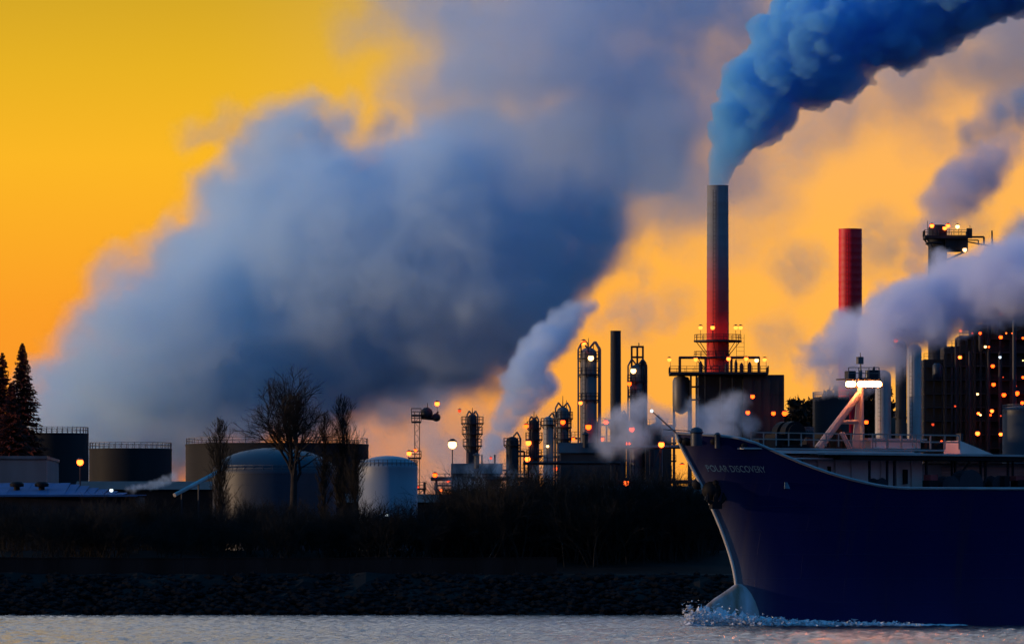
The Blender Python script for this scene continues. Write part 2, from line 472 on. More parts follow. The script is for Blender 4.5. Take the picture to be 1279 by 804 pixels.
n0 = len(verts); ff = [(0, 1, 2, 3), (4, 2, 5, 6), (3, 7, 8, 9)]
me = bpy.data.meshes.new('water'); me.from_pydata(verts + far, [], quads.tolist() + [tuple(q + n0 for q in f_) for f_ in ff])
me.polygons.foreach_set('use_smooth', [True] * len(me.polygons))
tag(link_mesh('water', me, wm), 'choppy grey river water in the foreground', None, kind='structure')

# ground: bank rising from the water, level plant site behind, out to the horizon
rows = [(SHORE - 6, -1.5), (SHORE, 0.2), (SHORE + 5, 2.6), (SHORE + 9, 4.6), (SHORE + 12, 5.9), (SHORE + 24, 6.0), (SHORE + 46, 9.5), (SHORE + 75, 9.5), (SHORE + 95, GROUND), (2600, GROUND), (6000, 6), (55000, 6)]
xs = [-55000, -9000, -2500, -1200] + [-600 + i * 3.0 for i in range(401)] + [1200, 2500, 9000, 55000]
g = MB(); v = []; f = []
gr = random.Random(2)
for j, (y, z) in enumerate(rows):
    for x in xs:
        near = abs(x) <= 600 and 0 < j < 5
        v.append((x, y + (gr.uniform(-1.2, 1.2) if near else 0), z + (gr.uniform(-0.35, 0.35) if near else 0)))
w_ = len(xs)
for j in range(len(rows) - 1):
    for i in range(w_ - 1):
        f.append((j * w_ + i, j * w_ + i + 1, (j + 1) * w_ + i + 1, (j + 1) * w_ + i))
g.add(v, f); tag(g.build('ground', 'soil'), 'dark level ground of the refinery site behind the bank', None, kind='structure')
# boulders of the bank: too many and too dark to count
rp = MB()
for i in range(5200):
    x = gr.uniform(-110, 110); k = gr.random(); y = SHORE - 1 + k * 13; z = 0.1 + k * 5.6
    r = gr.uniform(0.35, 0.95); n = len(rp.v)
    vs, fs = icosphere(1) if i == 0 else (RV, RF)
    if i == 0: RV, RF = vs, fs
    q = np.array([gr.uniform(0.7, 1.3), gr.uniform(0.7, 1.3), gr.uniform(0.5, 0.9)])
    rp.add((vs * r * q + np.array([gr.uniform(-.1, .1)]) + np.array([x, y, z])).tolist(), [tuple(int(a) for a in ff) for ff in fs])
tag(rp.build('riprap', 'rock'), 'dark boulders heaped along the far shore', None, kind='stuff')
# low concrete sea wall with cast joints
sw = thing('sea_wall', 'long low concrete wall along the top of the dark far bank', 'sea wall', (X(300, SHORE + 14), SHORE + 14, 5.6))
me_panel = None
x = X(-30, SHORE + 14)
while x < X(690, SHORE + 14):
    z0, z1 = 5.5, Z(697, SHORE + 14) + gr.uniform(-0.05, 0.05)
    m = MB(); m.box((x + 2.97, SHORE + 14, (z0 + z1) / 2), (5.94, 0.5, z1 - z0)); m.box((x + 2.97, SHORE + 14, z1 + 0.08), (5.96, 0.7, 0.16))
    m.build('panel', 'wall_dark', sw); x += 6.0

# ------------------------------------------------------------------ trees
def grow(mb, p, d, length, r, level, rs, up=0.0, spread=0.6, kids=(3, 5), shrink=0.68, steps=3):
    """One limb of a leafless tree, then its side shoots."""
    pts = [p.copy()]; dirs = [d.copy()]
    for i in range(steps):
        d = (d + Vector((rs.gauss(0, .17), rs.gauss(0, .17), rs.gauss(0, .12) + up))).normalized()
        p = p + d * length / steps
        pts.append(p.copy()); dirs.append(d.copy())
    n = 7 if level >= 4 else (5 if level >= 2 else 3)
    for i in range(steps):
        a = r * (1 - 0.45 * i / steps); c = r * (1 - 0.45 * (i + 1) / steps)
        mb.rod(pts[i], pts[i + 1], a, c if level else 0.01, n, caps=False)
    if level == 0: return
    for k in range(rs.randint(*kids)):
        s = rs.uniform(0.35, 1.0) if k else 1.0
        i = min(steps - 1, int(s * steps)); q = pts[i].lerp(pts[i + 1], s * steps - i) if s < 1 else pts[-1]
        dd = dirs[i]; side = dd.orthogonal().normalized(); side.rotate(Matrix.Rotation(rs.uniform(0, math.tau), 3, dd))
        nd = (dd + side * rs.uniform(spread * 0.6, spread * 1.3)).normalized()
        grow(mb, q, nd, length * rs.uniform(shrink - .1, shrink + .12), max(0.02, r * rs.uniform(0.42, 0.62)), level - 1, rs, up, spread, kids, shrink, steps)
def bare_tree(label, px, ytop, D, seed, width=1.0, base=GROUND):
    x, z0, h = X(px, D), base, Z(ytop, D) - base
    t = thing('bare_tree', label, 'tree', (x, D, z0)); rs = random.Random(seed)
    tr = MB(); p = Vector((x, D, z0)); hh = h * 0.42; q = p + Vector((0.3, 0, hh))
    tr.rod(p, p.lerp(q, .5), h * 0.024, h * 0.019, 10); tr.rod(p.lerp(q, .5), q, h * 0.019, h * 0.016, 10)
    tr.build('trunk', 'bark', t, True)
    cr = MB()
    for k in range(9):
        a = k * 2.4 + rs.uniform(-.3, .3); e = rs.uniform(0.12, 0.50) if k else 0.05
        e *= width
        d = Vector((math.cos(a) * e, math.sin(a) * e, 1)).normalized()
        grow(cr, p.lerp(q, rs.uniform(0.78, 1.0)), d, h * rs.uniform(.20, .27), h * 0.0085, 4, rs, 0.03, 0.66, (4, 6), 0.60)
    cr.build('crown', 'bark', t)
    return t
def poplar(label, px, ytop, D, wpx, seed, base=GROUND):
    x, h = X(px, D), Z(ytop, D) - base
    t = thing('poplar_tree', label, 'tree', (x, D, base)); rs = random.Random(seed); w = wpx * K * D / 2
    tr = MB(); p = Vector((x, D, base)); q = p + Vector((0, 0, h * 0.93))
    for i in range(8): tr.rod(p.lerp(q, i / 8), p.lerp(q, (i + 1) / 8), h * 0.017 * (1 - i / 8.5), h * 0.017 * (1 - (i + 1) / 8.5), 8)
    tr.build('trunk', 'bark', t, True)
    cr = MB()
    for k in range(120):
        s = rs.uniform(0.16, 0.97); a = rs.uniform(0, math.tau)
        prof = math.sin(math.pi * min(1, (s - 0.1) / 0.9) ** 0.75) ** 0.7 + 0.1
        d = Vector((math.cos(a) * 0.30, math.sin(a) * 0.30, 1)).normalized()
        L = min(w * prof / 0.42, h * (1.0 - s) * .75 + 0.6) * rs.uniform(.6, 1.0)
        grow(cr, p.lerp(q, s), d, L, max(0.035, h * 0.004 * (1.1 - s)), 2, rs, 0.10, 0.30, (4, 6), 0.42)
    cr.build('crown', 'twig', t)
    return t
def conifer_mesh(seed, h, w):
    rs = random.Random(seed); mb = MB()
    n = int(h * 34)
    for i in range(n):
        s = i / n; z = h * (0.10 + 0.90 * s); L = w * (1 - s) ** 0.85 * rs.uniform(0.55, 1.15) + 0.25
        a = rs.uniform(0, math.tau); d = Vector((math.cos(a), math.sin(a), rs.uniform(-0.45, -0.1) + 0.35 * s))
        side = Vector((-math.sin(a), math.cos(a), 0)); o = Vector((0, 0, z))
        for j in range(5):                                       # drooping sprays along the bough
            u0, u1 = j / 5, (j + 1) / 5; ww = 0.34 * L * (1 - u0) + 0.12
            p0 = o + d * L * u0; p1 = o + d * L * u1 + Vector((0, 0, -0.12 * u1 * L))
            mb.add([p0 + side * ww * rs.uniform(.4, 1) + Vector((0, 0, -rs.uniform(.1, .5))), p0, p1], [(0, 1, 2)])
            mb.add([p0 - side * ww * rs.uniform(.4, 1) + Vector((0, 0, -rs.uniform(.1, .5))), p1, p0], [(0, 1, 2)])
    return mb
def conifer(label, px, ytop, D, wpx, seed, base=GROUND, group=None):
    x, h = X(px, D), Z(ytop, D) - base
    t = thing('conifer_tree', label, 'tree', (x, D, base), group)
    tr = MB(); tr.rod((x, D, base), (x, D, base + h * 0.98), h * 0.014, 0.04, 8); tr.build('trunk', 'bark', t)
    c = conifer_mesh(seed, h, wpx * K * D / 2); c.v = [(a + x, b_ + D, cc + base) for a, b_, cc in c.v]
    c.build('crown', 'needle', t)
    return t
bare_tree('tall leafless tree with a broad crown standing before the long dark tank', 365, 446, 1010, 11, 1.15, 9.4)
poplar('narrow leafless poplar left of the broad bare tree', 275, 518, 1015, 30, 3, 9.4)
poplar('tallest leafless poplar, beside the white domed tank', 428, 488, 1012, 36, 4, 9.4)
poplar('slim leafless poplar between the broad bare tree and the tallest poplar', 405, 505, 1018, 20, 5, 9.4)
poplar('short leafless poplar touching the left side of the white domed tank', 443, 545, 1008, 24, 6, 9.4)
conifer('tallest dark conifer at the left edge', 28, 428, 1190, 120, 1)
conifer('second dark conifer cut by the left edge', 3, 440, 1190, 120, 2)
conifer('low dense conifer filling the gap between the two at the left edge', 14, 478, 1180, 120, 3)
hl = MB(); hv = []; hf = []; hr = random.Random(8); hx = np.linspace(X(940, 1700), X(1240, 1700), 60); hy = np.linspace(1600, 1860, 16)
for y in hy:
    for x in hx:
        e = max(0, 1 - ((x - X(1065, 1700)) / (X(1240, 1700) - X(1065, 1700))) ** 2) * math.sin(math.pi * (y - 1600) / 260)
        hv.append((x, y, GROUND - .5 + max(0, e) ** .8 * (Z(494, 1730) - GROUND) + hr.uniform(-.8, .8) * (e > .05)))
for j in range(15):
    for i in range(59): hf.append((j * 60 + i, j * 60 + i + 1, (j + 1) * 60 + i + 1, (j + 1) * 60 + i))
hl.add(hv, hf); tag(hl.build('hill', 'soil', None, True), 'dark wooded rise behind the ship mast', None, kind='structure')
def leafy_tree(label, px, ytop, D, wpx, seed, group):
    x, h = X(px, D), Z(ytop, D) - GROUND; w = wpx * K * D / 2
    t = thing('leafy_tree', label, 'tree', (x, D, GROUND), group); rs = random.Random(seed)
    m = MB(); m.rod((x, D, GROUND), (x, D, GROUND + h * .7), h * .02, h * .008, 8)
    m.build('trunk', 'bark', t)
    c = MB()
    for k in range(34):                                  # leaf clumps spread through the crown
        a, e = rs.uniform(0, math.tau), rs.uniform(-.6, 1); rr_ = math.sqrt(max(0, 1 - e * e)) * rs.uniform(.3, 1)
        cc = Vector((x + math.cos(a) * rr_ * w, D + math.sin(a) * rr_ * w, GROUND + h * (.70 + .24 * e))); rad = rs.uniform(.22, .40) * w
        for q in range(130):
            o = Vector((rs.gauss(0, 1), rs.gauss(0, 1), rs.gauss(0, .8))) * rad * .55; s_ = rs.uniform(.25, .6)
            p = cc + o; c.add([p + Vector((rs.gauss(0, 1), rs.gauss(0, 1), rs.gauss(0, 1))) * s_ for _ in range(3)], [(0, 1, 2)])
    c.build('crown', 'twig', t)
for i, (px, yt, w, word) in enumerate([(992, 486, 34, 'leftmost tree of the dark rise, beside the heater block'), (1014, 490, 36, 'second tree of the dark rise, left of the mast strut'), (1034, 477, 32, 'third tree of the dark rise, left of the mast top'), (1050, 470, 34, 'fourth tree of the dark rise, just left of the floodlights'),
        (1068, 465, 34, 'fifth tree of the dark rise, behind the mast top'), (1084, 455, 32, 'tallest tree of the dark rise, right of the mast top'), (1100, 462, 34, 'rightmost tree of the dark rise, before the pale drum')]):
    leafy_tree(word, px, yt, 1640 + 12 * (i % 3), w, 20 + i, 'trees on the dark rise behind the ship mast')
# dark thicket along the shore
def bush_mesh(seed, h, w):
    rs = random.Random(seed); mb = MB()
    for k in range(15):
        a = rs.uniform(0, math.tau); e = rs.uniform(0.05, 0.55)
        d = Vector((math.cos(a) * e, math.sin(a) * e, 1)).normalized()
        grow(mb, Vector((rs.uniform(-1, 1) * w * .3, rs.uniform(-1, 1) * w * .3, 0)), d, h * rs.uniform(.4, .62), 0.10, 3, rs, 0.04, 0.6, (4, 6), 0.62, 2)
    return mb
BUSH = []
for k in range(4):
    b_ = bush_mesh(40 + k, 10.0, 9.0); me = bpy.data.meshes.new('bare_bush'); me.from_pydata([tuple(p) for p in b_.v], [], b_.f); me.materials.append(M['twig']); BUSH.append(me)
br = random.Random(77)
bx = -20
while bx < 880:
    D = br.uniform(980, 1015)
    yt = 640 if bx < 430 else (646 if bx < 560 else 612)
    yt += br.uniform(-14, 16)
    o = bpy.data.objects.new('bare_bush', BUSH[br.randrange(4)]); COL.objects.link(o)
    zb = 6.0 + 3.5 * min(1, (D - 974) / 22); o.location = (X(bx, D), D, zb - 0.2); h = Z(yt, D) - zb
    s = h / 10.0; o.scale = (s * br.uniform(.9, 1.25),) * 2 + (s,); o.rotation_euler = (0, 0, br.uniform(0, 6.28))
    tag(o, 'black leafless bush in the unlit thicket along the far shore', 'bush', 'bushes of the dark thicket along the shore')
    bx += br.uniform(5, 9)

# ------------------------------------------------------------------ left side: sheds and tanks
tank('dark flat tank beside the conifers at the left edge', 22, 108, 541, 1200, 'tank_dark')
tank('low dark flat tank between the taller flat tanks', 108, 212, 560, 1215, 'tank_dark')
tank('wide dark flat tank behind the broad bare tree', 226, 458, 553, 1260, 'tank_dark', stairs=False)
tank('wide blue grey tank with a shallow dome behind the broad bare tree', 262, 418, 590, 1090, 'tank_blue', dome=32, stairs=False)
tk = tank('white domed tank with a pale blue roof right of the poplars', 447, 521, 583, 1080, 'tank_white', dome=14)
t = thing('pale_building', 'plain pale windowless building at the left edge', 'building', (X(20, 1100), 1110, GROUND))
m = MB(); m.box((X(10, 1100), 1115, (GROUND + Z(572, 1100)) / 2), (X(58, 1100) - X(-38, 1100), 30, Z(572, 1100) - GROUND)); m.build('wall', 'wall_pale', t)
m = MB(); m.box((X(10, 1100), 1115, Z(571, 1100)), (X(59, 1100) - X(-39, 1100), 30.6, 0.5)); m.build('parapet', 'steel', t)
lamp(t, 100, 577, 1098, 'amber', 0.5)
m = MB(); m.rod(P(100, 572, 1100), Vector((X(100, 1100), 1100, GROUND)), 0.12, 0.16); m.build('lamp_post', 'steel_dark', t)
# warehouse with blue sheet roof: sheets lie side by side
D = 1040
wt = thing('warehouse', 'long low warehouse with a pale blue sheet roof at the left', 'warehouse', (X(80, D), D + 10, GROUND))
x0, x1, ze = X(-40, D), X(172, D), Z(618, D)
m = MB(); m.box(((x0 + x1) / 2, D + 15, (GROUND + ze) / 2), (x1 - x0 - 1, 28, ze - GROUND)); m.build('wall', 'clad', wt)
zr = Z(603, D + 15)
x = x0; i = 0
while x < x1 - 0.5:
    rid = zr if x < X(72, D) else max(ze + 0.25, zr - (x - X(72, D)) * 0.18)
    s = MB(); e = 0.03 * (i % 2)
    s.add([(x, D - 0.6, ze + e), (x + 1.48, D - 0.6, ze + e), (x + 1.48, D + 15, rid + e), (x, D + 15, rid + e),
           (x, D - 0.6, ze + e - .12), (x + 1.48, D - 0.6, ze + e - .12), (x + 1.48, D + 15, rid + e - .12), (x, D + 15, rid + e - .12)],
          [(0, 1, 2, 3), (7, 6, 5, 4), (0, 4, 5, 1), (1, 5, 6, 2), (2, 6, 7, 3), (3, 7, 4, 0)])
    s.build('roof_sheet', 'roof_blue', wt); x += 1.5; i += 1
m = MB(); m.box(((x0 + x1) / 2, D - 0.75, ze - 0.1), (x1 - x0, 0.25, 0.3)); m.build('gutter', 'roof_blue', wt)
for px in (21, 52):
    m = MB(); c = P(px, 608, D + 6); w = 7 * K * D
    m.lathe((c.x, c.y), [(w * .55, c.z - 1.6), (w * .55, c.z), (w * 1.25, c.z + .1), (w * 1.3, c.z + .5), (w * .9, c.z + .8)], 14); m.build('roof_vent', 'black', wt, True)
for i in range(9):
    px = 10 + i * 18
    m = MB(); m.box((X(px, D), D + 0.9, ze - 2.5), (1.3, 0.2, 1.6)); m.build('window', 'steel_dark', wt)
lamp(wt, 139, 612, D - 1, 'cold', 0.28)
# inclined conveyor climbing to the dome
t = thing('conveyor', 'thin inclined conveyor climbing towards the blue grey domed tank', 'conveyor', P(240, 640, 1060))
a, b_ = P(218, 618, 1060), P(278, 586, 1070)
m = MB(); m.rod(a, b_, 0.35, n=6); m.build('gallery', 'steel_pale', t)
m = MB()
for k in (0.15, 0.5, 0.85):
    q = a.lerp(b_, k); m.rod((q.x, q.y, GROUND), q, 0.15, n=5)
m.build('trestle', 'steel_dark', t)
for (px, py) in ((454, 643), (483, 643)):
    q = thing('lamp_post', 'short post with a cold white lamp below the white domed tank, %s of two' % ('left' if px < 470 else 'right'), 'lamp post', (X(px, 1040), 1040, GROUND))
    m = MB(); c = P(px, py, 1040); m.rod((c.x, c.y + .3, GROUND), (c.x, c.y + .3, c.z + 0.4), 0.1); m.build('pole', 'steel_dark', q); lamp(q, px, py, 1040, 'cold', 0.25)

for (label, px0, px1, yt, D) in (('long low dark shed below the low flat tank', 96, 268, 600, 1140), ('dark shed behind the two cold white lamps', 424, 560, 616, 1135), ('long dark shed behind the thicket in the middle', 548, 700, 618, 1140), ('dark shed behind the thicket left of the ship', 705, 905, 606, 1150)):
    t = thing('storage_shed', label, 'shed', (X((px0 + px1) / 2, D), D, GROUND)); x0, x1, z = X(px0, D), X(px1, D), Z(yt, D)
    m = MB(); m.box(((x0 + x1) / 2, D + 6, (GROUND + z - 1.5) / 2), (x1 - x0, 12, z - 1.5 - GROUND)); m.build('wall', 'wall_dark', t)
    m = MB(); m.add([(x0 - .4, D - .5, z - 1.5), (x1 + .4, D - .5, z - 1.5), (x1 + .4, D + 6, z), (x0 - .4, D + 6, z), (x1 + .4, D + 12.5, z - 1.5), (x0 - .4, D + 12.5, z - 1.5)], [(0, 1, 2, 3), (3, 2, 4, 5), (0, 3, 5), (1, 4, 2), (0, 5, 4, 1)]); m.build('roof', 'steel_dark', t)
    k = x0 + 3
    while k < x1 - 3:
        m = MB(); m.box((k, D - 0.05, GROUND + 3), (2.2, .12, 4.5)); m.build('door', 'steel_dark', t); k += 9
# ------------------------------------------------------------------ tall chimney and its platforms
D = 1400
ch = plain_stack('tall_chimney', 'tall banded chimney with the dense blue plume, grey above and dark red below', 896.5, 26.5, 30, 232, D, 'chimney', bands=7.0)
cx = X(896.5, D)
deck_ring(ch, (cx, D), 30 * K * D, Z(425, D), 0.35)
o = deck_ring(ch, (cx - 1.2, D), 23 * K * D, Z(446, D), 0.3)
m = MB(); ladder(m, X(924, D), D - 3.2, Z(466, D), Z(418, D), 1.6); m.build('stair_ladder', 'steel_dark', ch)
for lx in (875, 890, 919, 925): lamp(ch, lx, 409, D - 4.5, 'amber', 0.42)
for lx in (875, 890, 919, 925):
    m = MB(); c = P(lx, 409, D - 4.5); m.rod((c.x, D - 4.2, Z(425, D)), (c.x, D - 4.2, c.z + .6), 0.06, n=4); m.build('lamp_bracket', 'steel_dark', ch)

# heater block under the chimney
hb = thing('heater_building', 'dark fired heater block round the foot of the tall chimney', 'heater building', (X(910, D), D, GROUND))
zt = Z(466, D)
m = MB(); x0, x1 = X(927, D), X(978, D); m.box(((x0 + x1) / 2, D, (GROUND + Z(469, D)) / 2), (x1 - x0, 12, Z(469, D) - GROUND)); m.build('wall', 'clad', hb)
n = 9
for i in range(n):
    for (za, zb) in ((Z(494, D), Z(470, D)), (Z(520, D), Z(495, D)), (Z(548, D), Z(521, D))):
        w = (x1 - x0) / n; m = MB(); m.box((x0 + w * (i + .5), D - 6.1 - 0.04 * (i % 2), (za + zb) / 2), (w * 0.94, 0.14, zb - za)); m.build('wall_panel', 'clad', hb)
m = MB(); x0, x1 = X(872, D), X(926, D); m.box(((x0 + x1) / 2, D + 1, (GROUND + Z(470, D)) / 2), (x1 - x0, 9, Z(470, D) - GROUND)); m.build('firebox', 'steel_dark', hb)
m = MB(); c = (X(851, D), D); r = 11 * K * D
m.lathe(c, [(0.3, Z(517, D)), (r * .8, Z(513, D)), (r, Z(507, D)), (r, Z(476, D)), (r * .82, Z(471, D)), (0.3, Z(469, D))], 24); m.build('drum', 'steel', hb, True)
m = MB()
for dx in (-1, 1):
    m.rod((c[0] + dx * r * .85, D, GROUND), (c[0] + dx * r * .85, D, Z(507, D)), 0.25)
m.build('drum_leg', 'steel_dark', hb)
deck_rect(hb, X(836, D), X(958, D), D - 2, 14, zt, 0.45)
for (xa, xb, yt) in ((848, 880, 448), (912, 946, 448)):
    m = MB(); r = 0.28; y = D - 7.5
    m.pipe([(X(xa, D), y, zt), (X(xa, D), y, Z(yt, D)), (X(xb, D), y, Z(yt, D)), (X(xb, D), y, zt)], r, 8)
    for p in ((xa, yt), (xb, yt)): m.ball((X(p[0], D), y, Z(p[1], D)), r * 1.02, 8, 5)
    m.build('pipe_loop', 'steel_dark', hb, True)
for (px, w, h) in ((874, 5, 14), (918, 4, 16), (925, 5, 12), (935, 5, 13), (906, 4, 11)):
    m = MB(); x = X(px, D); r = w * K * D / 2; m.lathe((x, D - 6), [(r, zt), (r, zt + h * .7 * K * D), (r * .6, zt + h * .9 * K * D), (.1, zt + h * K * D)], 12); m.build('valve_pot', 'steel_dark', hb, True)
m = MB()
for px in (862, 869, 880, 899, 914): m.rod((X(px, D), D - 5.5, GROUND), (X(px, D), D - 5.5, zt - 0.4), 0.22)
for (pa, pb, py) in ((862, 914, 500), (862, 880, 484), (880, 914, 520)): m.rod((X(pa, D), D - 5.5, Z(py, D)), (X(pb, D), D - 5.5, Z(py, D)), 0.2)
m.build('column', 'steel_dark', hb)
for (lx, ly, k) in ((836, 449, 'amber'), (869, 449, 'amber'), (910, 448, 'amber'), (932, 448, 'amber'), (945, 450, 'white'), (955, 449, 'amber'), (940, 495, 'orange'), (934, 515, 'orange'), (966, 516, 'orange'), (980, 516, 'orange')):
    lamp(hb, lx, ly, D - 9.5, k, 0.48 if lx == 980 else 0.40)
m = MB()
for px in (836, 869, 932, 955): m.rod((X(px, D), D - 8.6, zt), (X(px, D), D - 8.6, Z(448, D)), 0.06, n=4)
m.build('lamp_bracket', 'steel_dark', hb)

# ------------------------------------------------------------------ other chimneys
plain_stack('chimney', 'plain bright red chimney half hidden by the broad violet plume', 1062, 29, 30, 286, 1520, 'red', bands=5.0)
plain_stack('chimney', 'slim dark chimney between two columns with lamps', 769, 13, 14.5, 413, 1330, 'steel_dark', bands=5.0)

# ------------------------------------------------------------------ columns of the middle, left to right
D = 1250
t = thing('flare_mast', 'thin lattice mast with a caged platform at its top, left of the bright white lamp', 'mast', (X(521, D), D, GROUND))
m = MB(); hw = 0.45
zt = Z(515, D); xx = X(521, D)
for sx in (-hw, hw):
    for sy in (-hw, hw): m.rod((xx + sx, D + sy, GROUND), (xx + sx, D + sy, zt), 0.09, n=4)
z = GROUND; k = 0
while z < zt - 1:
    s = hw if k % 2 else -hw
    m.rod((xx - s, D - hw, z), (xx + s, D - hw, z + 1), 0.05, n=4); m.rod((xx - hw, D - s, z), (xx - hw, D + s, z + 1), 0.05, n=4); z += 1; k += 1
m.build('lattice', 'steel_dark', t)
deck_rect(t, X(514, D), X(526, D), D, 2.4, Z(526, D)); deck_rect(t, X(514, D), X(526, D), D, 2.4, Z(518, D))
m = MB(); z = Z(520, D)
m.rod((X(526, D), D, z), (X(548, D), D, z - .3), 0.5, n=8); m.ball((X(533, D), D, Z(516, D)), 1.15, 10, 7); m.ball((X(545, D), D, Z(521, D)), 0.8, 10, 7)
m.rod((X(534, D), D, z), (X(534, D), D, Z(503, D)), 0.12, 0.06); m.rod((X(540, D), D, z), (X(548, D), D, Z(514, D)), 0.15)
m.build('burner_arm', 'steel_dark', t, True)
lamp(t, 546, 504, D - 1, 'amber', 0.42)
m = MB(); c = P(546, 504, D); m.rod((c.x, D, z), (c.x, D, c.z), 0.06, n=4); m.build('lamp_bracket', 'steel_dark', t)
lamp(t, 511, 566, D - 1.5, 'amber', 0.42); lamp(t, 519, 562, D - 1.5, 'orange', 0.25)
deck_rect(t, X(510, D), X(526, D), D, 3, Z(571, D))

t = thing('light_mast', 'slender pole carrying the bright white lamp in the steam', 'light mast', (X(565, 1240), 1240, GROUND))
m = MB(); m.rod((X(565, 1240), 1240.6, GROUND), (X(565, 1240), 1240.6, Z(553, 1240)), 0.15, 0.1); m.build('pole', 'steel_dark', t); lamp(t, 565, 555, 1240, 'white', 0.72)

column_tower('stubby column with wide top platforms right of the bright white lamp', 590, 11, 517, 1290, 'steel_dark', [(528, 2.6), (541, 2.4), (556, 2.2)], [(574, 513, 'redlamp', .3), (601, 598, 'orange', .45), (607, 586, 'redlamp', .3)], pipes=2, spike=8)
column_tower('dark column with three stacked orange lamps on its ladder side', 667, 9, 523, 1275, 'steel_dark', [(534, 2.0), (548, 2.4), (570, 2.2)], [(657, 532, 'orange', .38), (660, 553, 'amber', .5), (659, 573, 'amber', .48), (657, 600, 'orange', .38), (638, 566, 'redlamp', .3)], pipes=2, spike=10)
column_tower('short pale grey column with a small white lamp', 685, 13, 520, 1285, 'steel_pale', [(530, 1.5)], [(684, 557, 'white', .25)], pipes=1)
column_tower('short dark column with an overhanging top platform', 703, 15, 508, 1280, 'steel', [(522, 1.7), (533, 1.5), (548, 1.5)], [(703, 527, 'orange', .42), (705, 574, 'orange', .38), (724, 574, 'orange', .38), (729, 604, 'redlamp', .3)], pipes=2, spike=14)
column_tower('tall grey column with a lamp in a hoop on its head', 735, 21, 434, 1270, 'steel', [(447, 1.35), (467, 1.3), (499, 1.3)], [(729, 428, 'amber', .45), (738, 447, 'white', .5), (725, 503, 'amber', .35), (735, 533, 'orange', .5), (757, 527, 'orange', .4)], pipes=3, spike=12)
ct = column_tower('grey column crowned by an open pipe frame, right of the slim dark chimney', 796, 19, 455, 1300, 'steel', [(476, 1.35), (494, 1.25)], [(791, 463, 'white', .5), (786, 479, 'orange', .38), (789, 536, 'orange', .45), (784, 554, 'orange', .45)], pipes=2)
D = 1300
m = MB(); r = .2
for px in (789, 796, 803): m.rod((X(px, D), D, Z(478, D)), (X(px, D), D, Z(432, D)), r)
m.rod((X(788, D), D, Z(433, D)), (X(804, D), D, Z(433, D)), r); m.rod((X(788, D), D, Z(446, D)), (X(804, D), D, Z(446, D)), r)
m.rod((X(798, D), D, Z(433, D)), (X(798, D), D, Z(428, D)), .1)
m.pipe([(X(800, D), D - 1, Z(478, D)), (X(800, D), D - 1, Z(455, D)), (X(803, D), D - 1, Z(451, D)), (X(806, D), D - 1, Z(455, D)), (X(806, D), D - 1, Z(540, D))], .35, 8)
m.build('pipe_frame', 'steel_dark', ct)
# hoop on the tall grey column is a part of it
t = [o for o in COL.objects if o.get('label', '').startswith('tall grey column with a lamp')][0]
D = 1266
m = MB(); pts = [(X(726, D), D, Z(440, D))] + [(X(730 + 4.5 * math.cos(a), D), D, Z(431, D) + 4.5 * K * D * math.sin(a)) for a in [math.pi - k * math.pi / 8 for k in range(9)]] + [(X(734.5, D), D, Z(440, D))]
m.pipe(pts, 0.13, 6); m.build('hoop', 'steel_dark', t)

# low plant between the columns
pipe_rack('long low pipe rack at the foot of the columns, left stretch', 545, 655, 600, 1220, 3, [(543, 593, 'orange', .38)])
pipe_rack('middle pipe rack in front of the tall grey column', 660, 768, 580, 1225, 3)
pipe_rack('right pipe rack running behind the ship bow', 770, 880, 560, 1230, 4, [(782, 603, 'amber', .5), (826, 555, 'amber', .5), (852, 582, 'orange', .42)])
column_tower('squat dark vessel left of the three stacked lamps', 640, 16, 545, 1262, 'steel_dark', [(555, 1.4)], (), pipes=1)
column_tower('squat dark vessel at the foot of the slim dark chimney', 772, 20, 520, 1290, 'steel_dark', [(532, 1.3)], (), pipes=1)
column_tower('small dark vessel right of the pipe frame column', 818, 14, 528, 1290, 'steel_dark', [(540, 1.3)], (), pipes=1)
for (label, px0, px1, yt, D) in (('low dark pump house under the stubby column', 566, 625, 592, 1245), ('low dark control house under the tall grey column', 700, 762, 566, 1250), ('low dark compressor house left of the heater block', 806, 838, 545, 1300)):
    t = thing('plant_house', label, 'plant house', (X((px0 + px1) / 2, D), D, GROUND)); x0, x1, z = X(px0, D), X(px1, D), Z(yt, D)
    m = MB(); m.box(((x0 + x1) / 2, D, (GROUND + z) / 2), (x1 - x0, 9, z - GROUND)); m.build('wall', 'clad', t)
    m = MB(); m.add([(x0 - .4, D - 5, z), (x1 + .4, D - 5, z), (x1 + .4, D, z + 2), (x0 - .4, D, z + 2), (x1 + .4, D + 5, z), (x0 - .4, D + 5, z)], [(0, 1, 2, 3), (3, 2, 4, 5), (0, 3, 5), (1, 4, 2), (0, 5, 4, 1)]); m.build('roof', 'steel_dark', t)
    m = MB(); m.lathe(((x0 + x1) / 2, D - 2), [(.5, z + .5), (.5, z + 3.4), (.8, z + 3.5), (.1, z + 4)], 10); m.build('roof_vent', 'steel_dark', t)
t = thing('conveyor', 'yellowish inclined conveyor left of the three stacked lamps', 'conveyor', P(640, 625, 1180))
a, b_ = P(615, 645, 1180), P(655, 608, 1190)
m = MB(); m.rod(a, b_, 0.9, n=6); m.build('gallery', 'steel_pale', t)
m = MB()
for k in (0.3, 0.8):
    q = a.lerp(b_, k); m.rod((q.x, q.y, GROUND), q, 0.2, n=5)
m.build('trestle', 'steel_dark', t)

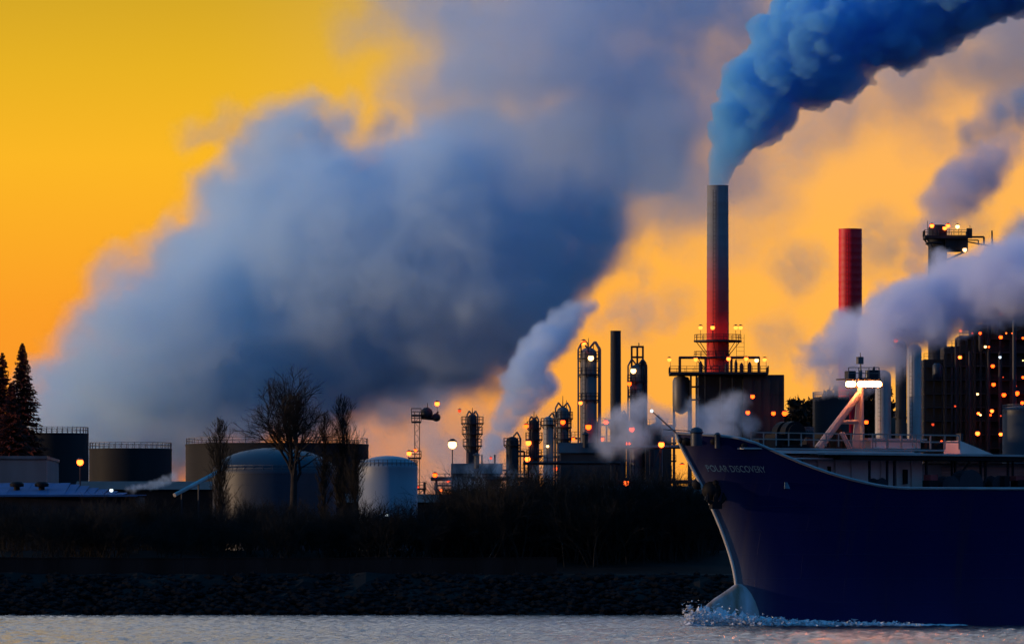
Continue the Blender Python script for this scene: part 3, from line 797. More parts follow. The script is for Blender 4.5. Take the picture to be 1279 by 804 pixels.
def steel_unit(label, px0, px1, ytop, D, seed, lamps=()):
    x0, x1, zt = X(px0, D), X(px1, D), Z(ytop, D); rs = random.Random(seed); dp = 7.0
    t = thing('process_structure', label, 'process structure', ((x0 + x1) / 2, D, GROUND))
    fr = MB(); n = max(2, round((x1 - x0) / 3.2)); z = GROUND + 4.2; fl = []
    while z < zt + .2: fl.append(z); z += 3.6
    for i in range(n + 1):
        x = x0 + (x1 - x0) * i / n
        for y in (D - dp / 2, D + dp / 2): fr.box((x, y, (GROUND + zt) / 2), (.3, .3, zt - GROUND))
        if i < n:
            for a_, b_ in zip([GROUND] + fl, fl):
                if rs.random() < .5: fr.rod((x, D - dp / 2 - .2, a_), (x0 + (x1 - x0) * (i + 1) / n, D - dp / 2 - .2, b_), .09, n=4)
    fr.build('frame', 'steel_dark', t)
    for h in fl:
        m = MB(); m.box(((x0 + x1) / 2, D, h), (x1 - x0 + .8, dp - .4, .22)); p = m.build('platform', 'steel_dark', t)
        q = MB(); rail_line(q, (x0 - .3, D - dp / 2 + .3, h + .1), (x1 + .3, D - dp / 2 + .3, h + .1), 1.1, 1.5); q.build('railing', 'steel_dark', p)
    for i in range(n * 2):
        r = rs.uniform(.5, 1.05); x = rs.uniform(x0 + r, x1 - r); a_ = rs.choice([GROUND] + fl[:-1] or [GROUND]); b_ = a_ + rs.uniform(2.4, 6.5); y = D + rs.uniform(-1.5, 1.5)
        m = MB(); m.lathe((x, y), [(r * .4, a_), (r, a_ + .4), (r, b_ - .4), (r * .4, b_)], 12); m.build('vessel', rs.choice(['steel_dark', 'clad', 'steel']), t, True)
    for i in range(n * 3):
        r = rs.uniform(.1, .22); x = rs.uniform(x0, x1); h = rs.choice(fl); y = D - dp / 2 - rs.uniform(.3, .8); x2 = min(x1, max(x0, x + rs.uniform(-8, 8)))
        m = MB(); m.pipe([(x, y, GROUND), (x, y, h + .8), (x2, y, h + .8), (x2, y, max(GROUND, h - rs.uniform(2, 9)))], r, 6); m.build('pipe', rs.choice(['steel', 'steel_dark']), t, True)
    for (lx, ly, k, *sz) in lamps: lamp(t, lx, ly, D - dp / 2 - 1.4, k, sz[0] if sz else .4)
steel_unit('low open steel frame right of the stubby column', 602, 634, 568, 1256, 1, [(613, 572, 'redlamp', .25)])
steel_unit('open steel frame crowded with vessels behind the three stacked lamps', 640, 682, 552, 1300, 2, [(646, 560, 'orange', .3), (672, 590, 'redlamp', .25)])
steel_unit('open steel frame between the pale column and the tall grey column', 690, 726, 540, 1308, 3, [(716, 548, 'orange', .3), (694, 585, 'orange', .32), (712, 596, 'orange', .28)])
steel_unit('open steel frame at the foot of the slim dark chimney', 746, 786, 527, 1345, 4, [(752, 548, 'orange', .35), (768, 560, 'redlamp', .25), (778, 574, 'orange', .3), (760, 590, 'amber', .28)])
steel_unit('open steel frame right of the pipe frame column', 802, 842, 518, 1352, 5, [(815, 580, 'orange', .35), (806, 545, 'redlamp', .25), (834, 568, 'orange', .3), (822, 600, 'orange', .3)])
steel_unit('low open steel frame beneath the bright white lamp', 545, 584, 590, 1262, 6, [(560, 600, 'orange', .3), (576, 606, 'redlamp', .25), (551, 612, 'amber', .25)])
steel_unit('low steel frame beside the white domed tank', 486, 530, 602, 1250, 7, [(497, 612, 'orange', .28), (522, 608, 'redlamp', .22)])

# ------------------------------------------------------------------ right: platform tower above the plume
D = 1490
t = thing('platform_tower', 'tower with a wide railed head platform rising out of the broad plume', 'platform tower', (X(1170, D), D, GROUND))
m = MB(); c = (X(1171, D), D); m.lathe(c, [(2.1, GROUND), (2.1, Z(285, D)), (1.6, Z(281, D))], 24); m.build('shaft', 'steel_dark', t, True)
m = MB(); m.box((X(1194, D), D, Z(305.5, D)), (X(1208, D) - X(1180, D), 6, Z(297, D) - Z(314, D))); m.build('head_box', 'steel_dark', t)
deck_rect(t, X(1154, D), X(1208, D), D, 8, Z(295, D), 0.7); deck_rect(t, X(1157, D), X(1176, D), D, 6.5, Z(303, D), 0.35, rails=False)
m = MB()
for y in (D - 3.3, D + 3.3): m.rod((X(1155, D), y, Z(297, D)), (X(1166, D), y, Z(313, D)), 0.2); m.rod((X(1206, D), y, Z(314, D)), (X(1175, D), y, Z(328, D)), 0.16)
m.build('brace', 'steel_dark', t)
m = MB(); m.pipe([(X(1205, D), D, Z(296, D)), (X(1229, D), D, Z(296, D)), (X(1229, D), D, Z(306, D))], .22, 6); m.pipe([(X(1208, D), D, Z(300, D)), (X(1222, D), D, Z(300, D)), (X(1222, D), D, Z(306, D))], .14, 6); m.rod((X(1240, D), D, Z(345, D)), (X(1239, D), D, Z(288, D)), .24, .18)
m.rod((X(1208, D), D, Z(302, D)), (X(1242, D), D, Z(308, D)), .15)
m.build('davit', 'steel_dark', t)
for px, py in ((1157, 277), (1210, 282), (1164, 282), (1180, 285), (1184, 282), (1196, 283)):
    m = MB(); m.rod((X(px, D), D - 3.9, Z(295, D)), (X(px, D), D - 3.9, Z(py, D)), .07, n=4); m.build('lamp_bracket', 'steel_dark', t)
m = MB()
m.box((X(1176, D), D - 3, Z(293, D)), (1.8, 1.6, 1.4)); m.build('deck_gear', 'steel_dark', t)
m = MB(); m.box((X(1210, D), D - 2, Z(292, D)), (1.2, 1.2, 2.2))
m.build('deck_gear', 'steel_dark', t)
for lx, ly, k in ((1164, 282, 'amber'), (1180, 285, 'amber'), (1184, 282, 'amber'), (1196, 283, 'white'), (1205, 312, 'white')): lamp(t, lx, ly, D - 4.6, k, 0.42)

# ------------------------------------------------------------------ right: big dark process unit
D = 1440
t = thing('process_unit', 'huge dark process structure dotted with lamps at the right edge', 'process unit', (X(1220, D), D, GROUND))
blocks = [(1153, 1178, 449, 10), (1178, 1197, 433, 12), (1197, 1214, 420, 13), (1214, 1232, 406, 14), (1232, 1262, 395, 15), (1262, 1300, 389, 15), (1300, 1345, 398, 15), (1345, 1400, 410, 15), (1400, 1460, 440, 12)]
floors = [Z(py, D) for py in range(560, 390, -17)]
for i, (xa, xb, yt, dp) in enumerate(blocks):
    x0, x1, z = X(xa, D), X(xb, D), Z(yt, D)
    m = MB(); m.box(((x0 + x1) / 2, D + 4, (GROUND + z) / 2), (x1 - x0 - 0.02, dp, z - GROUND)); m.build('core', 'clad', t)
    fr = MB(); y = D + 4 - dp / 2 - 1.6
    for px in (x0 + .3, (x0 + x1) / 2, x1 - .3): fr.box((px, y, (GROUND + z) / 2), (.4, .4, z - GROUND))
    for h in floors:
        if h < z + .5: fr.box(((x0 + x1) / 2, y + .8, h), (x1 - x0 - .03, 2.2, .28))
    fr.build('frame', 'steel_dark', t)
    for h in floors:
        if h < z + .5: q = MB(); rail_line(q, (x0, y - .35, h + .14), (x1, y - .35, h + .14), 1.1, 2.0); q.build('railing', 'steel_dark', t)
    q = MB(); rail_line(q, (x0, y - .3, z), (x1, y - .3, z)); q.build('railing', 'steel_dark', t)
for (px, w, ya, yb, mt) in ((1191, 3, 425, 565, 'steel_dark'), (1232, 4, 400, 565, 'steel_dark'), (1246, 5, 440, 560, 'steel_dark'), (1208, 3, 440, 560, 'steel_dark'), (1168, 12, 455, 475, 'tank_blue'), (1222, 6, 415, 440, 'steel_dark'), (1240, 10, 396, 418, 'clad')):
    m = MB(); r = w * K * D / 2; x = X(px, D); y = D - 7.5
    m.lathe((x, y), [(r * .6, Z(yb, D)), (r, Z(yb, D) + .5), (r, Z(ya, D) - .5), (r * .6, Z(ya, D))], 14); m.build('vessel', mt, t, True)
m = MB(); r = 4 * K * D / 2 * 1.3; x = X(1263, D); m.lathe((x, D - 9), [(r, GROUND), (r, Z(402, D))], 16); m.build('riser_pipe', 'tank_blue', t, True)
for lx, ly, k, s in ((1200, 413, 'amber', .3), (1199, 446, 'amber', .45), (1250, 391, 'orange', .4), (1254, 391, 'white', .35), (1250, 421, 'orange', .45), (1249, 446, 'cold', .35), (1240, 457, 'orange', .45),
                     (1241, 480, 'orange', .48), (1221, 492, 'white', .3), (1222, 516, 'amber', .35), (1239, 513, 'amber', .45), (1254, 493, 'orange', .5), (1270, 491, 'orange', .6), (1221, 541, 'amber', .55), (1250, 542, 'amber', .45),
                     (1193, 507, 'redlamp', .25), (1278, 471, 'orange', .35), (1277, 503, 'orange', .45), (1278, 422, 'orange', .3), (1269, 482, 'redlamp', .2), (1253, 471, 'redlamp', .15), (1250, 519, 'redlamp', .2)):
    lamp(t, lx, ly, D - 9, k, round(s * .8, 2))
lr = random.Random(12)
for i in range(13):
    lx = lr.uniform(1156, 1279); top = 452 if lx < 1178 else (436 if lx < 1197 else (424 if lx < 1214 else 402))
    lamp(t, lx, min(562, 560 - 17 * lr.randrange(0, 9) - 8) if top < 420 else lr.uniform(top + 12, 560), D - 8.5, lr.choice(['orange', 'amber', 'redlamp', 'white', 'orange']), lr.choice([.14, .18, .2, .26]))
for px, py, yb in ((1200, 413, 423), (1250, 391, 396), (1254, 391, 396), (1238, 388, 396), (1224, 400, 408), (1257, 383, 396)):
    m = MB(); m.rod((X(px, D), D - 7.9, Z(yb + 4, D)), (X(px, D), D - 7.9, Z(py, D)), .08, n=4); m.build('lamp_mast', 'steel_dark', t)
column_tower('dark slim column with a red lamp at its head, left of the pale column', 1125.5, 14, 425, 1420, 'steel_dark', [(436, 1.5), (520, 1.3)], [(1119, 425, 'orange', .38), (1117, 434, 'orange', .2)], pipes=1)
column_tower('pale grey column beside the dark process structure', 1142, 18, 430, 1415, 'steel_pale', [], (), pipes=0)
column_tower('short pale drum behind the ship mast', 1103, 20, 462, 1430, 'steel_pale', [], [(1082, 527, 'orange', .4)], pipes=0)
tank('blue grey tank low at the right edge', 1254, 1310, 512, 1395, 'tank_blue', dome=6)
tank('dark green grey tank behind the ship rail', 1016, 1062, 496, 1405, 'tank_dark', dome=0, stairs=False, edge='steel_pale')
tank('low dark flat tank beside the heater block', 980, 1018, 540, 1390, 'tank_dark', dome=3, stairs=False)
# ------------------------------------------------------------------ the ship
TH = R(28)                                    # the ship lies turned towards us by this much
D0 = 640.0
AFT = Vector((math.cos(TH), math.sin(TH), 0)); BEAM = Vector((math.sin(TH), -math.cos(TH), 0))   # BEAM points out of the side we see
STEM0 = Vector((X(843, D0), D0, 0))
def uv_to_world(u, v, w): return STEM0 + AFT * u + BEAM * v + Vector((0, 0, w))
def ship_u(px, v=0.0):
    """Distance aft at which a point v metres off the centre line stands in column px."""
    u = 0.0
    for _ in range(30):
        d = D0 + u * math.sin(TH) - v * math.cos(TH)
        u = (X(px, d) - STEM0.x - v * math.sin(TH)) / math.cos(TH)
    return u
def ship_D(u, v=0.0): return D0 + u * math.sin(TH) - v * math.cos(TH)
def lerp_tab(tab, x):
    if x <= tab[0][0]: return tab[0][1]
    for (a, p), (b_, q) in zip(tab, tab[1:]):
        if x <= b_: return p + (q - p) * (x - a) / (b_ - a)
    return tab[-1][1]
def smooth_tab(tab, x, k): return sum(lerp_tab(tab, x + k * i / 3.0) for i in range(-3, 4)) / 7.0
stem_tab = sorted([(Z(py, D0), ship_u(px)) for px, py in [(843, 541), (851, 556), (862, 578), (874, 600), (884, 620), (895, 645), (904, 667), (911, 688), (917, 708), (920, 728), (921, 742), (921, 800)]])
def stem(w): return smooth_tab(stem_tab, w, 1.0)
BEAM_MAX = 15.0
WT = Z(541, D0)
def half(s, w):
    """Half breadth s metres aft of the stem at height w: fine at the water, flared at the deck."""
    k = max(0.0, min(1.0, w / WT)); lam = 21.0 - 7.5 * k * k
    return BEAM_MAX * (1 - math.exp(-s / lam)) if s > 0 else 0.0
sheer_px = [(843, 541), (880, 543), (915, 546), (932, 549), (948, 555), (970, 565), (1000, 578), (1030, 589), (1060, 598), (1085, 604), (1105, 608), (1130, 610), (1300, 610.5), (2400, 612)]
def sheer(s):
    """Deck edge height, read where the seen side's edge stands."""
    w = WT
    for _ in range(8):
        v = half(s, w); u = stem(w) + s; d = ship_D(u, v)
        px = (STEM0.x + u * math.cos(TH) + v * math.sin(TH)) / (K * d) + W0 / 2
        w = CAM_H + (HORIZON - smooth_tab(sheer_px, px, 6)) * K * d
    return w
ship = thing('ship', 'navy blue tanker bow with white lettering and a floodlit foremast', 'ship', tuple(uv_to_world(20, 0, 0)))
SS = [0.0, 0.05, 0.15, 0.3, 0.5] + [0.5 + 0.5 * i for i in range(1, 60)] + [31 + 2 * i for i in range(1, 36)]
NT = 40
WB = -1.5
edge = [sheer(s) for s in SS]
def hull_pt(s, t, side, off=0.0):
    wd = lerp_tab(list(zip(SS, edge)), s); w = WB + (wd - WB) * t
    return uv_to_world(stem(w) + s, side * (half(s, w) + off), w)
v, f = [], []
n = len(SS)
for side in (1, -1):
    for j in range(NT + 1):
        for i, s in enumerate(SS):
            w = WB + (edge[i] - WB) * j / NT
            v.append(uv_to_world(stem(w) + s, side * (half(s, w) + 0.06), w))
o_ = (NT + 1) * n
for sd in (0, 1):
    for j in range(NT):
        for i in range(n - 1):
            a = sd * o_ + j * n + i; q = (a, a + 1, a + n + 1, a + n)
            f.append(q if sd == 0 else q[::-1])
for j in range(NT): f.append((j * n, (j + 1) * n, o_ + (j + 1) * n, o_ + j * n))                 # rounded stem bar
for i in range(n - 1): f.append((NT * n + i, NT * n + i + 1, o_ + NT * n + i + 1, o_ + NT * n + i))   # weather deck
for j in range(NT): f.append((j * n + n - 1, o_ + j * n + n - 1, o_ + (j + 1) * n + n - 1, (j + 1) * n + n - 1))
# welded plating shows as faint relief, with rust weeping down from the openings
hm = M['hull']; t = hm.node_tree; b = t.nodes['Principled BSDF']
geo = N(t, 'ShaderNodeNewGeometry'); mp = N(t, 'ShaderNodeMapping'); mp.vector_type = 'POINT'
mp.inputs['Rotation'].default_value = (R(90), 0, -TH)
sp_ = N(t, 'ShaderNodeSeparateXYZ'); t.links.new(geo.outputs['Position'], sp_.inputs[0])
dt = N(t, 'ShaderNodeVectorMath', operation='DOT_PRODUCT'); dt.inputs[1].default_value = tuple(AFT); t.links.new(geo.outputs['Position'], dt.inputs[0])
cb = N(t, 'ShaderNodeCombineXYZ'); t.links.new(dt.outputs['Value'], cb.inputs[0]); t.links.new(sp_.outputs['Z'], cb.inputs[1])
t.nodes.remove(mp)
bk = N(t, 'ShaderNodeTexBrick'); bk.inputs['Scale'].default_value = 1.0; bk.inputs['Brick Width'].default_value = 7.5; bk.inputs['Row Height'].default_value = 2.3; bk.inputs['Mortar Size'].default_value = 0.035; bk.inputs['Mortar Smooth'].default_value = 0.6
bk.inputs['Color1'].default_value = (0.55, 0.55, 0.55, 1); bk.inputs['Color2'].default_value = (0.45, 0.45, 0.45, 1); bk.inputs['Mortar'].default_value = (1, 1, 1, 1)
t.links.new(cb.outputs[0], bk.inputs['Vector'])
b2_ = N(t, 'ShaderNodeBump'); b2_.inputs['Strength'].default_value = 0.5; b2_.inputs['Distance'].default_value = 0.05
old = b.inputs['Normal'].links[0].from_socket
t.links.new(old, b2_.inputs['Normal']); t.links.new(bk.outputs['Color'], b2_.inputs['Height']); t.links.new(b2_.outputs[0], b.inputs['Normal'])
ms = N(t, 'ShaderNodeMapping'); ms.inputs['Scale'].default_value = (0.9, 0.05, 1); t.links.new(cb.outputs[0], ms.inputs['Vector'])
ns = N(t, 'ShaderNodeTexNoise'); ns.inputs['Scale'].default_value = 1.0; ns.inputs['Detail'].default_value = 4; t.links.new(ms.outputs[0], ns.inputs['Vector'])
rs_ = N(t, 'ShaderNodeMapRange'); rs_.inputs['From Min'].default_value = 0.60; rs_.inputs['From Max'].default_value = 0.78; rs_.inputs['To Max'].default_value = 0.45; t.links.new(ns.outputs[0], rs_.inputs['Value'])
mxr = N(t, 'ShaderNodeMix', data_type='RGBA'); mxr.inputs[7].default_value = (0.06, 0.03, 0.025, 1)
src_ = b.inputs['Base Color'].links[0].from_socket
t.links.new(rs_.outputs[0], mxr.inputs['Factor']); t.links.new(src_, mxr.inputs[6]); t.links.new(mxr.outputs[2], b.inputs['Base Color'])
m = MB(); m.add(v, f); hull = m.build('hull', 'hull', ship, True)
# whitish highlight along the stem, painted into the hull colour and broken by noise
wa_ = hull.data.attributes.new('stem_sheen', 'FLOAT', 'POINT')
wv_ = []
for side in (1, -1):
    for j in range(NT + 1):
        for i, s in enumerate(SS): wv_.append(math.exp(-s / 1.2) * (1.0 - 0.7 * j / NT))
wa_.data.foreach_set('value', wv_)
at_ = N(t, 'ShaderNodeAttribute'); at_.attribute_name = 'stem_sheen'
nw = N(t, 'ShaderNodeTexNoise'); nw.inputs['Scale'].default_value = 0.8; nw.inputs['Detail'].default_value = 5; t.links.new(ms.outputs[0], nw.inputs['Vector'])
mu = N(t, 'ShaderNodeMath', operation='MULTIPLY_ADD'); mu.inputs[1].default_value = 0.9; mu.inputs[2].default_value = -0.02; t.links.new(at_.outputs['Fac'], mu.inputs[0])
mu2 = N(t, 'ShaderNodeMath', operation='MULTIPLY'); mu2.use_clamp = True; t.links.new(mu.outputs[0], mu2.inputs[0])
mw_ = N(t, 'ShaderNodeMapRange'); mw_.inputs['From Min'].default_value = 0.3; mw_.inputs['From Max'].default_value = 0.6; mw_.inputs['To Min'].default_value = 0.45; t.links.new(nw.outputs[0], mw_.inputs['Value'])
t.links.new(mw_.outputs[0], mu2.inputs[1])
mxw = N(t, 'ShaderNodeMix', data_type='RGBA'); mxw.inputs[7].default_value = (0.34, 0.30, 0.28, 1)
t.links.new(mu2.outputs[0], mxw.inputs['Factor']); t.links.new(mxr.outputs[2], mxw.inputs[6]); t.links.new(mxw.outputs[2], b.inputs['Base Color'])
# bulwark cap along the edge
m = MB()
for side in (1, -1):
    pts = [uv_to_world(stem(edge[i]) + SS[i], side * (half(SS[i], edge[i]) + 0.06), edge[i] + 0.03) for i in range(0, n, 2)]
    m.pipe(pts, 0.14, 6)
m.build('bulwark_cap', 'steel_pale', ship, True)
# stem bar, its bright sunlit rim put into the pale colour
M['stem_highlight'] = paint('stem_rim_highlight', (0.6, 0.57, 0.53), 0.5)
m = MB(); m.pipe([uv_to_world(stem(w) - 0.05, 0, w) for w in [WT * k / 24 for k in range(4, 25)]], 0.16, 8); m.build('stem_bar', 'stem_highlight', ship, True)
# bulbous forefoot
bv, bf = [], []
uc, wc = ship_u(932), -0.6
La, Hb, Bb = ship_u(932) - ship_u(866), Z(727, D0) + 0.6, 1.35
bulb_tab = [(0, 1.0), (.17, 1.0), (.41, .82), (.64, .66), (.82, .49), (.93, .32), (.98, .18), (1, .03)]
nu, na = 22, 28
for i in range(nu + 1):
    k = i / nu; u = uc + La * 0.45 - (La * 1.45) * k                            # from buried in the hull to the nose
    x = max(0.0, (uc - u) / La); prof = smooth_tab(bulb_tab, x, .05) if x < .94 else lerp_tab(bulb_tab, x)
    for a in range(na):
        q = math.tau * a / na; bv.append(uv_to_world(u, math.cos(q) * Bb * prof, wc + math.sin(q) * Hb * prof * (1.0 if u < uc else 0.97)))
for i in range(nu):
    for a in range(na):
        c_ = (a + 1) % na; bf.append((i * na + a, i * na + c_, (i + 1) * na + c_, (i + 1) * na + a))
m = MB(); m.add(bv, bf); m.build('bulbous_bow', 'bulb', ship, True)
# bow wave foam
fm = MB(); fr_ = random.Random(9)
for i in range(4200):
    k = fr_.random(); u = ship_u(864) - 1.5 + k * 20; w_off = (3.0 * min(1, max(0.15, (u - ship_u(862)) / 4)) if u < uc + 2 else 0.25 + half(max(0, u - stem(0.1)), 0.1))
    lift = 0.75 * math.exp(-max(0, u - ship_u(866)) / 5.0); p = uv_to_world(u, w_off + abs(fr_.gauss(0, 0.7 + 1.6 * k)), 0.05 + abs(fr_.gauss(0, 0.12 + lift))); r = fr_.uniform(.04, .17)
    q = [p + Vector((fr_.gauss(0, 1), fr_.gauss(0, 1), fr_.gauss(0, .6))) * r for _ in range(4)]
    fm.add(q, [(0, 1, 2), (0, 2, 3), (0, 3, 1), (1, 3, 2)])
M['foam'] = paint('sea_foam', (0.7, 0.72, 0.75), 0.8, 0, 0.1)
# curling sheet of white water thrown along the bulb and the bow
fn = 90; prof = [(-0.25, 0.0), (0.0, .55), (0.25, .95), (0.55, 1.0), (0.9, .62), (1.4, .22), (2.2, .03)]
base_n = len(fm.v); pk = len(prof)
for i in range(fn + 1):
    u = ship_u(862) - 1.2 + 26 * (i / fn) ** 1.3; x = u - ship_u(866)
    hgt = 2.0 * math.exp(-(max(0, x) / 7.0)) * min(1, max(0, (x + 1.4) / 1.6)) + 0.14
    hb_ = (1.35 * min(1, max(0.0, x / 4.0)) if u < uc + 1 else max(1.0, half(max(0, u - stem(0.2)), 0.2)))
    for (o_w, o_h) in prof:
        jx = Vector((fr_.gauss(0, .10), fr_.gauss(0, .10), 0)); fm.v.append(tuple(uv_to_world(u, hb_ + o_w * (0.7 + .05 * i / fn * 20), max(-.02, o_h * hgt * fr_.uniform(.6, 1.25))) + jx))
for i in range(fn):
    for j in range(pk - 1): a = base_n + i * pk + j; fm.f.append((a, a + 1, a + pk + 1, a + pk))
tag(fm.build('foam', 'foam'), 'broken white water along the foot of the ship bow', None, kind='stuff')
# draught of name lettering on the seen side
cu = bpy.data.curves.new('lettering', 'FONT'); cu.body = 'POLAR DISCOVERY'; cu.size = 1.0; cu.resolution_u = 3
fo = bpy.data.objects.new('lettering', cu); COL.objects.link(fo)
dg = bpy.context.evaluated_depsgraph_get(); dg.update()
lm = bpy.data.meshes.new_from_object(fo.evaluated_get(dg)); bpy.data.objects.remove(fo)
co = np.empty(len(lm.vertices) * 3); lm.vertices.foreach_get('co', co); co = co.reshape(-1, 3)
def side_uw(px, py):
    """Hull point (s, w) of the seen side under a photograph pixel."""
    lo, hi = 0.0, 60.0
    for _ in range(40):
        s = (lo + hi) / 2; w = Z(py, D0)
        for _k in range(4):
            vv = half(s, w); u = stem(w) + s; d = ship_D(u, vv); w = CAM_H + (HORIZON - py) * K * d
        x = (STEM0.x + u * math.cos(TH) + vv * math.sin(TH)) / (K * d) + W0 / 2
        if x < px: lo = s
        else: hi = s
    return s, w
sa, wa = side_uw(884, 588.5); sb, wb = side_uw(957, 590)
h_ = (588.5 - 580.5) * K * D0
x0_, x1_ = co[:, 0].min(), co[:, 0].max(); cap = co[:, 1].max()
lv = []
for (x, y, z) in co:
    k = (x - x0_) / (x1_ - x0_); s = sa + (sb - sa) * k; w = wa + (wb - wa) * k + y / cap * h_
    lv.append(uv_to_world(stem(w) + s, half(s, w) + 0.10, w))
m = MB(); m.add(lv, [tuple(p.vertices) for p in lm.polygons]); m.build('lettering', 'letter', ship)
s, w = side_uw(984, 606)
m = MB(); p = uv_to_world(stem(w) + s, half(s, w) + .09, w); m.box(p, (1.0, .05, .6), TH + 0.25); m.build('draught_plate', 'letter', ship)
# hawse opening, anchor, fairleads
s, w = side_uw(889, 612)
p = uv_to_world(stem(w) + s, half(s, w), w)
m = MB(); m.ball(p, 0.95, 14, 8, (1, 1, 1)); m.build('hawse_bolster', 'black', ship, True)
an = MB(); q = p + BEAM * 0.75 + Vector((0, 0, -0.2))
an.rod(q + Vector((0, 0, .8)), q + Vector((0, 0, -1.3)), .22, .26)
for sd in (-1, 1):
    e = q + AFT * sd * 0.95 + Vector((0, 0, -0.75)); an.rod(q + Vector((0, 0, -1.3)), e, .28, .16); an.rod(e, e + Vector((0, 0, .75)) - AFT * sd * .1, .30, .05)
an.box(q + Vector((0, 0, -1.35)), (1.1, .6, .5), TH); an.ball(q + Vector((0, 0, .9)), .3, 8, 6); an.build('anchor', 'black', ship, True)
p2 = uv_to_world(stem(w + .6) - 0.2, -0.4, w + .6)
m = MB(); m.ball(p2, 0.55, 12, 8); m.build('hawse_bolster', 'black', ship, True)
for (px, py, r) in ((851, 550, .28), (857, 551, .40), (866, 551, .36), (892, 551, .34), (929, 556, .30)):
    s, w = side_uw(px, py); p = uv_to_world(stem(w) + s, half(s, w) + .02, w)
    m = MB(); a = math.atan2(BEAM.y, BEAM.x); m.ball(p, r, 12, 8, (1.2, 1.2, 1.0)); m.build('fairlead', 'black', ship, True)
# jackstaff raked forward over the stem
m = MB(); m.rod(uv_to_world(0.2, 0, WT), P(815, 514, D0 - 2), .10, .05); m.rod(P(828, 536, D0 - 1), uv_to_world(3, 0, WT + .2), .05); m.build('jackstaff', 'rail', ship)
m = MB(); m.ball(P(814, 513, D0 - 2), .16, 8, 6); m.build('jack_light', 'cold', ship)
def SP(px, py, v=0.0):
    u = ship_u(px, v); return P(px, py, ship_D(u, v))
# forecastle fittings showing over the bulwark
for (px, py, r, h) in ((870, 541, .62, .75), (896, 544, .3, .4)):
    c = SP(px, py, 3); m = MB(); m.lathe((c.x, c.y), [(r * .9, c.z - 1.2), (r * .9, c.z), (r * 1.1, c.z + .1), (r * .85, c.z + h * .55), (r * .3, c.z + h * .8)], 14); m.build('vent_cowl', 'tank_blue', ship, True)
m = MB(); c = SP(985, 541, 2)
for k in (-1, 1): m.rod(c + BEAM * k * .3 - AFT * 0, c + BEAM * k * 1.3, 1.15, 1.15, 20)
m.rod(c - BEAM * 1.6, c + BEAM * 1.6, .9, .9, 14); m.box(c + Vector((0, 0, -1.6)), (3.0, 3, 1.0), TH); m.box(c + AFT * -1.5 + Vector((0, 0, -.8)), (1.0, 2, 1.4), TH); m.build('mooring_winch', 'black', ship, False)
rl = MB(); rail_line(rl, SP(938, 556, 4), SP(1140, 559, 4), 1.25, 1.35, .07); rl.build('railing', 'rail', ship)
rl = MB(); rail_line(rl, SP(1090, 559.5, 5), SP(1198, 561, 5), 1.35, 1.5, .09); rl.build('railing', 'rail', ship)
# break of the forecastle and long walkway aft
zdk = SP(1060, 561, 4).z
def slab(name, pa, pb, ya, yb, va, vb, mat):
    """Box between two columns and rows, from va to vb off the centre line, square to the ship."""
    a, b_ = ship_u(pa, vb), ship_u(pb, vb); zt_ = Z(ya, ship_D((a + b_) / 2, vb)); zb_ = Z(yb, ship_D((a + b_) / 2, vb))
    m = MB(); m.box(uv_to_world((a + b_) / 2, (va + vb) / 2, (zt_ + zb_) / 2), (b_ - a, abs(vb - va), zt_ - zb_), TH); return m.build(name, mat, ship)
slab('forecastle_deck', 930, 1180, 560, 562, -6, 5, 'steel_pale')
slab('deck_girder', 960, 1142, 562.5, 566.5, -6, 4.9, 'cream')
slab('walkway', 1030, 1420, 567, 569.5, -1, 6.2, 'steel_pale')
slab('walkway_girder', 1050, 1420, 570, 575, -.8, 6.0, 'black')
slab('bulkhead', 955, 1152, 567.2, 612, -6, 3.0, 'cream')
for px in (1003, 1022, 1044, 1064, 1101, 1120, 1139): slab('bulkhead_stiffener', px, px + 1.6, 569, 612, 3.02, 3.3, 'cream')
slab('ledge', 985, 1053, 571.5, 573, 3.1, 4.6, 'cream')
slab('door', 1129, 1134, 586, 604, 3.05, 3.28, 'black')
slab('door', 1035, 1038, 582, 592, 3.05, 3.28, 'black')
for px in (1086, 1108, 1117, 1157, 1189, 1193, 1225, 1231, 1259, 1265, 1290):
    slab('walkway_post', px, px + 1.7, 575.2, 614, 4.0, 4.25, 'steel_dark')
m = MB(); m.rod(SP(1196, 596, 4.5), SP(1211, 577, 4.5), .13); m.build('stair_stringer', 'steel_dark', ship)
for (ya, r_, mt) in ((586, .28, 'cream'), (591, .22, 'cream'), (597, .35, 'cream'), (603, .25, 'steel_pale'), (581, .2, 'steel_pale')):
    m = MB(); m.rod(SP(1153, ya, 1), SP(1420, ya + .3, 1), r_, n=8); m.build('deck_pipe', mt, ship, True)
slab('deck_house', 1142, 1176, 580, 612, -2, 2.5, 'steel_pale')
for (px, py, w_, h__, mt) in ((1166, 605, 10, 11, 'black'), (1167, 596, 9, 7, 'rusty_red'), (1258, 602, 6, 16, 'black'), (1275, 597, 12, 6, 'rusty_red'), (1276, 605, 9, 12, 'black')):
    slab('deck_locker', px - w_ / 2, px + w_ / 2, py - h__ / 2, py + h__ / 2, 6.5, 7.8, mt)
for (px, py, r) in ((1182, 607, .8), (1207, 604, 1.1), (1243, 605, .7), (1096, 604, .45)):
    c = SP(px, py, 6); m = MB(); m.rod(c - BEAM * .7, c + BEAM * .7, r, r, 16); m.rod(c - BEAM * .9, c - BEAM * .75, r * 1.25, r * 1.25, 16); m.rod(c + BEAM * .75, c + BEAM * .9, r * 1.25, r * 1.25, 16); m.build('winch_drum', 'steel_dark', ship, False)
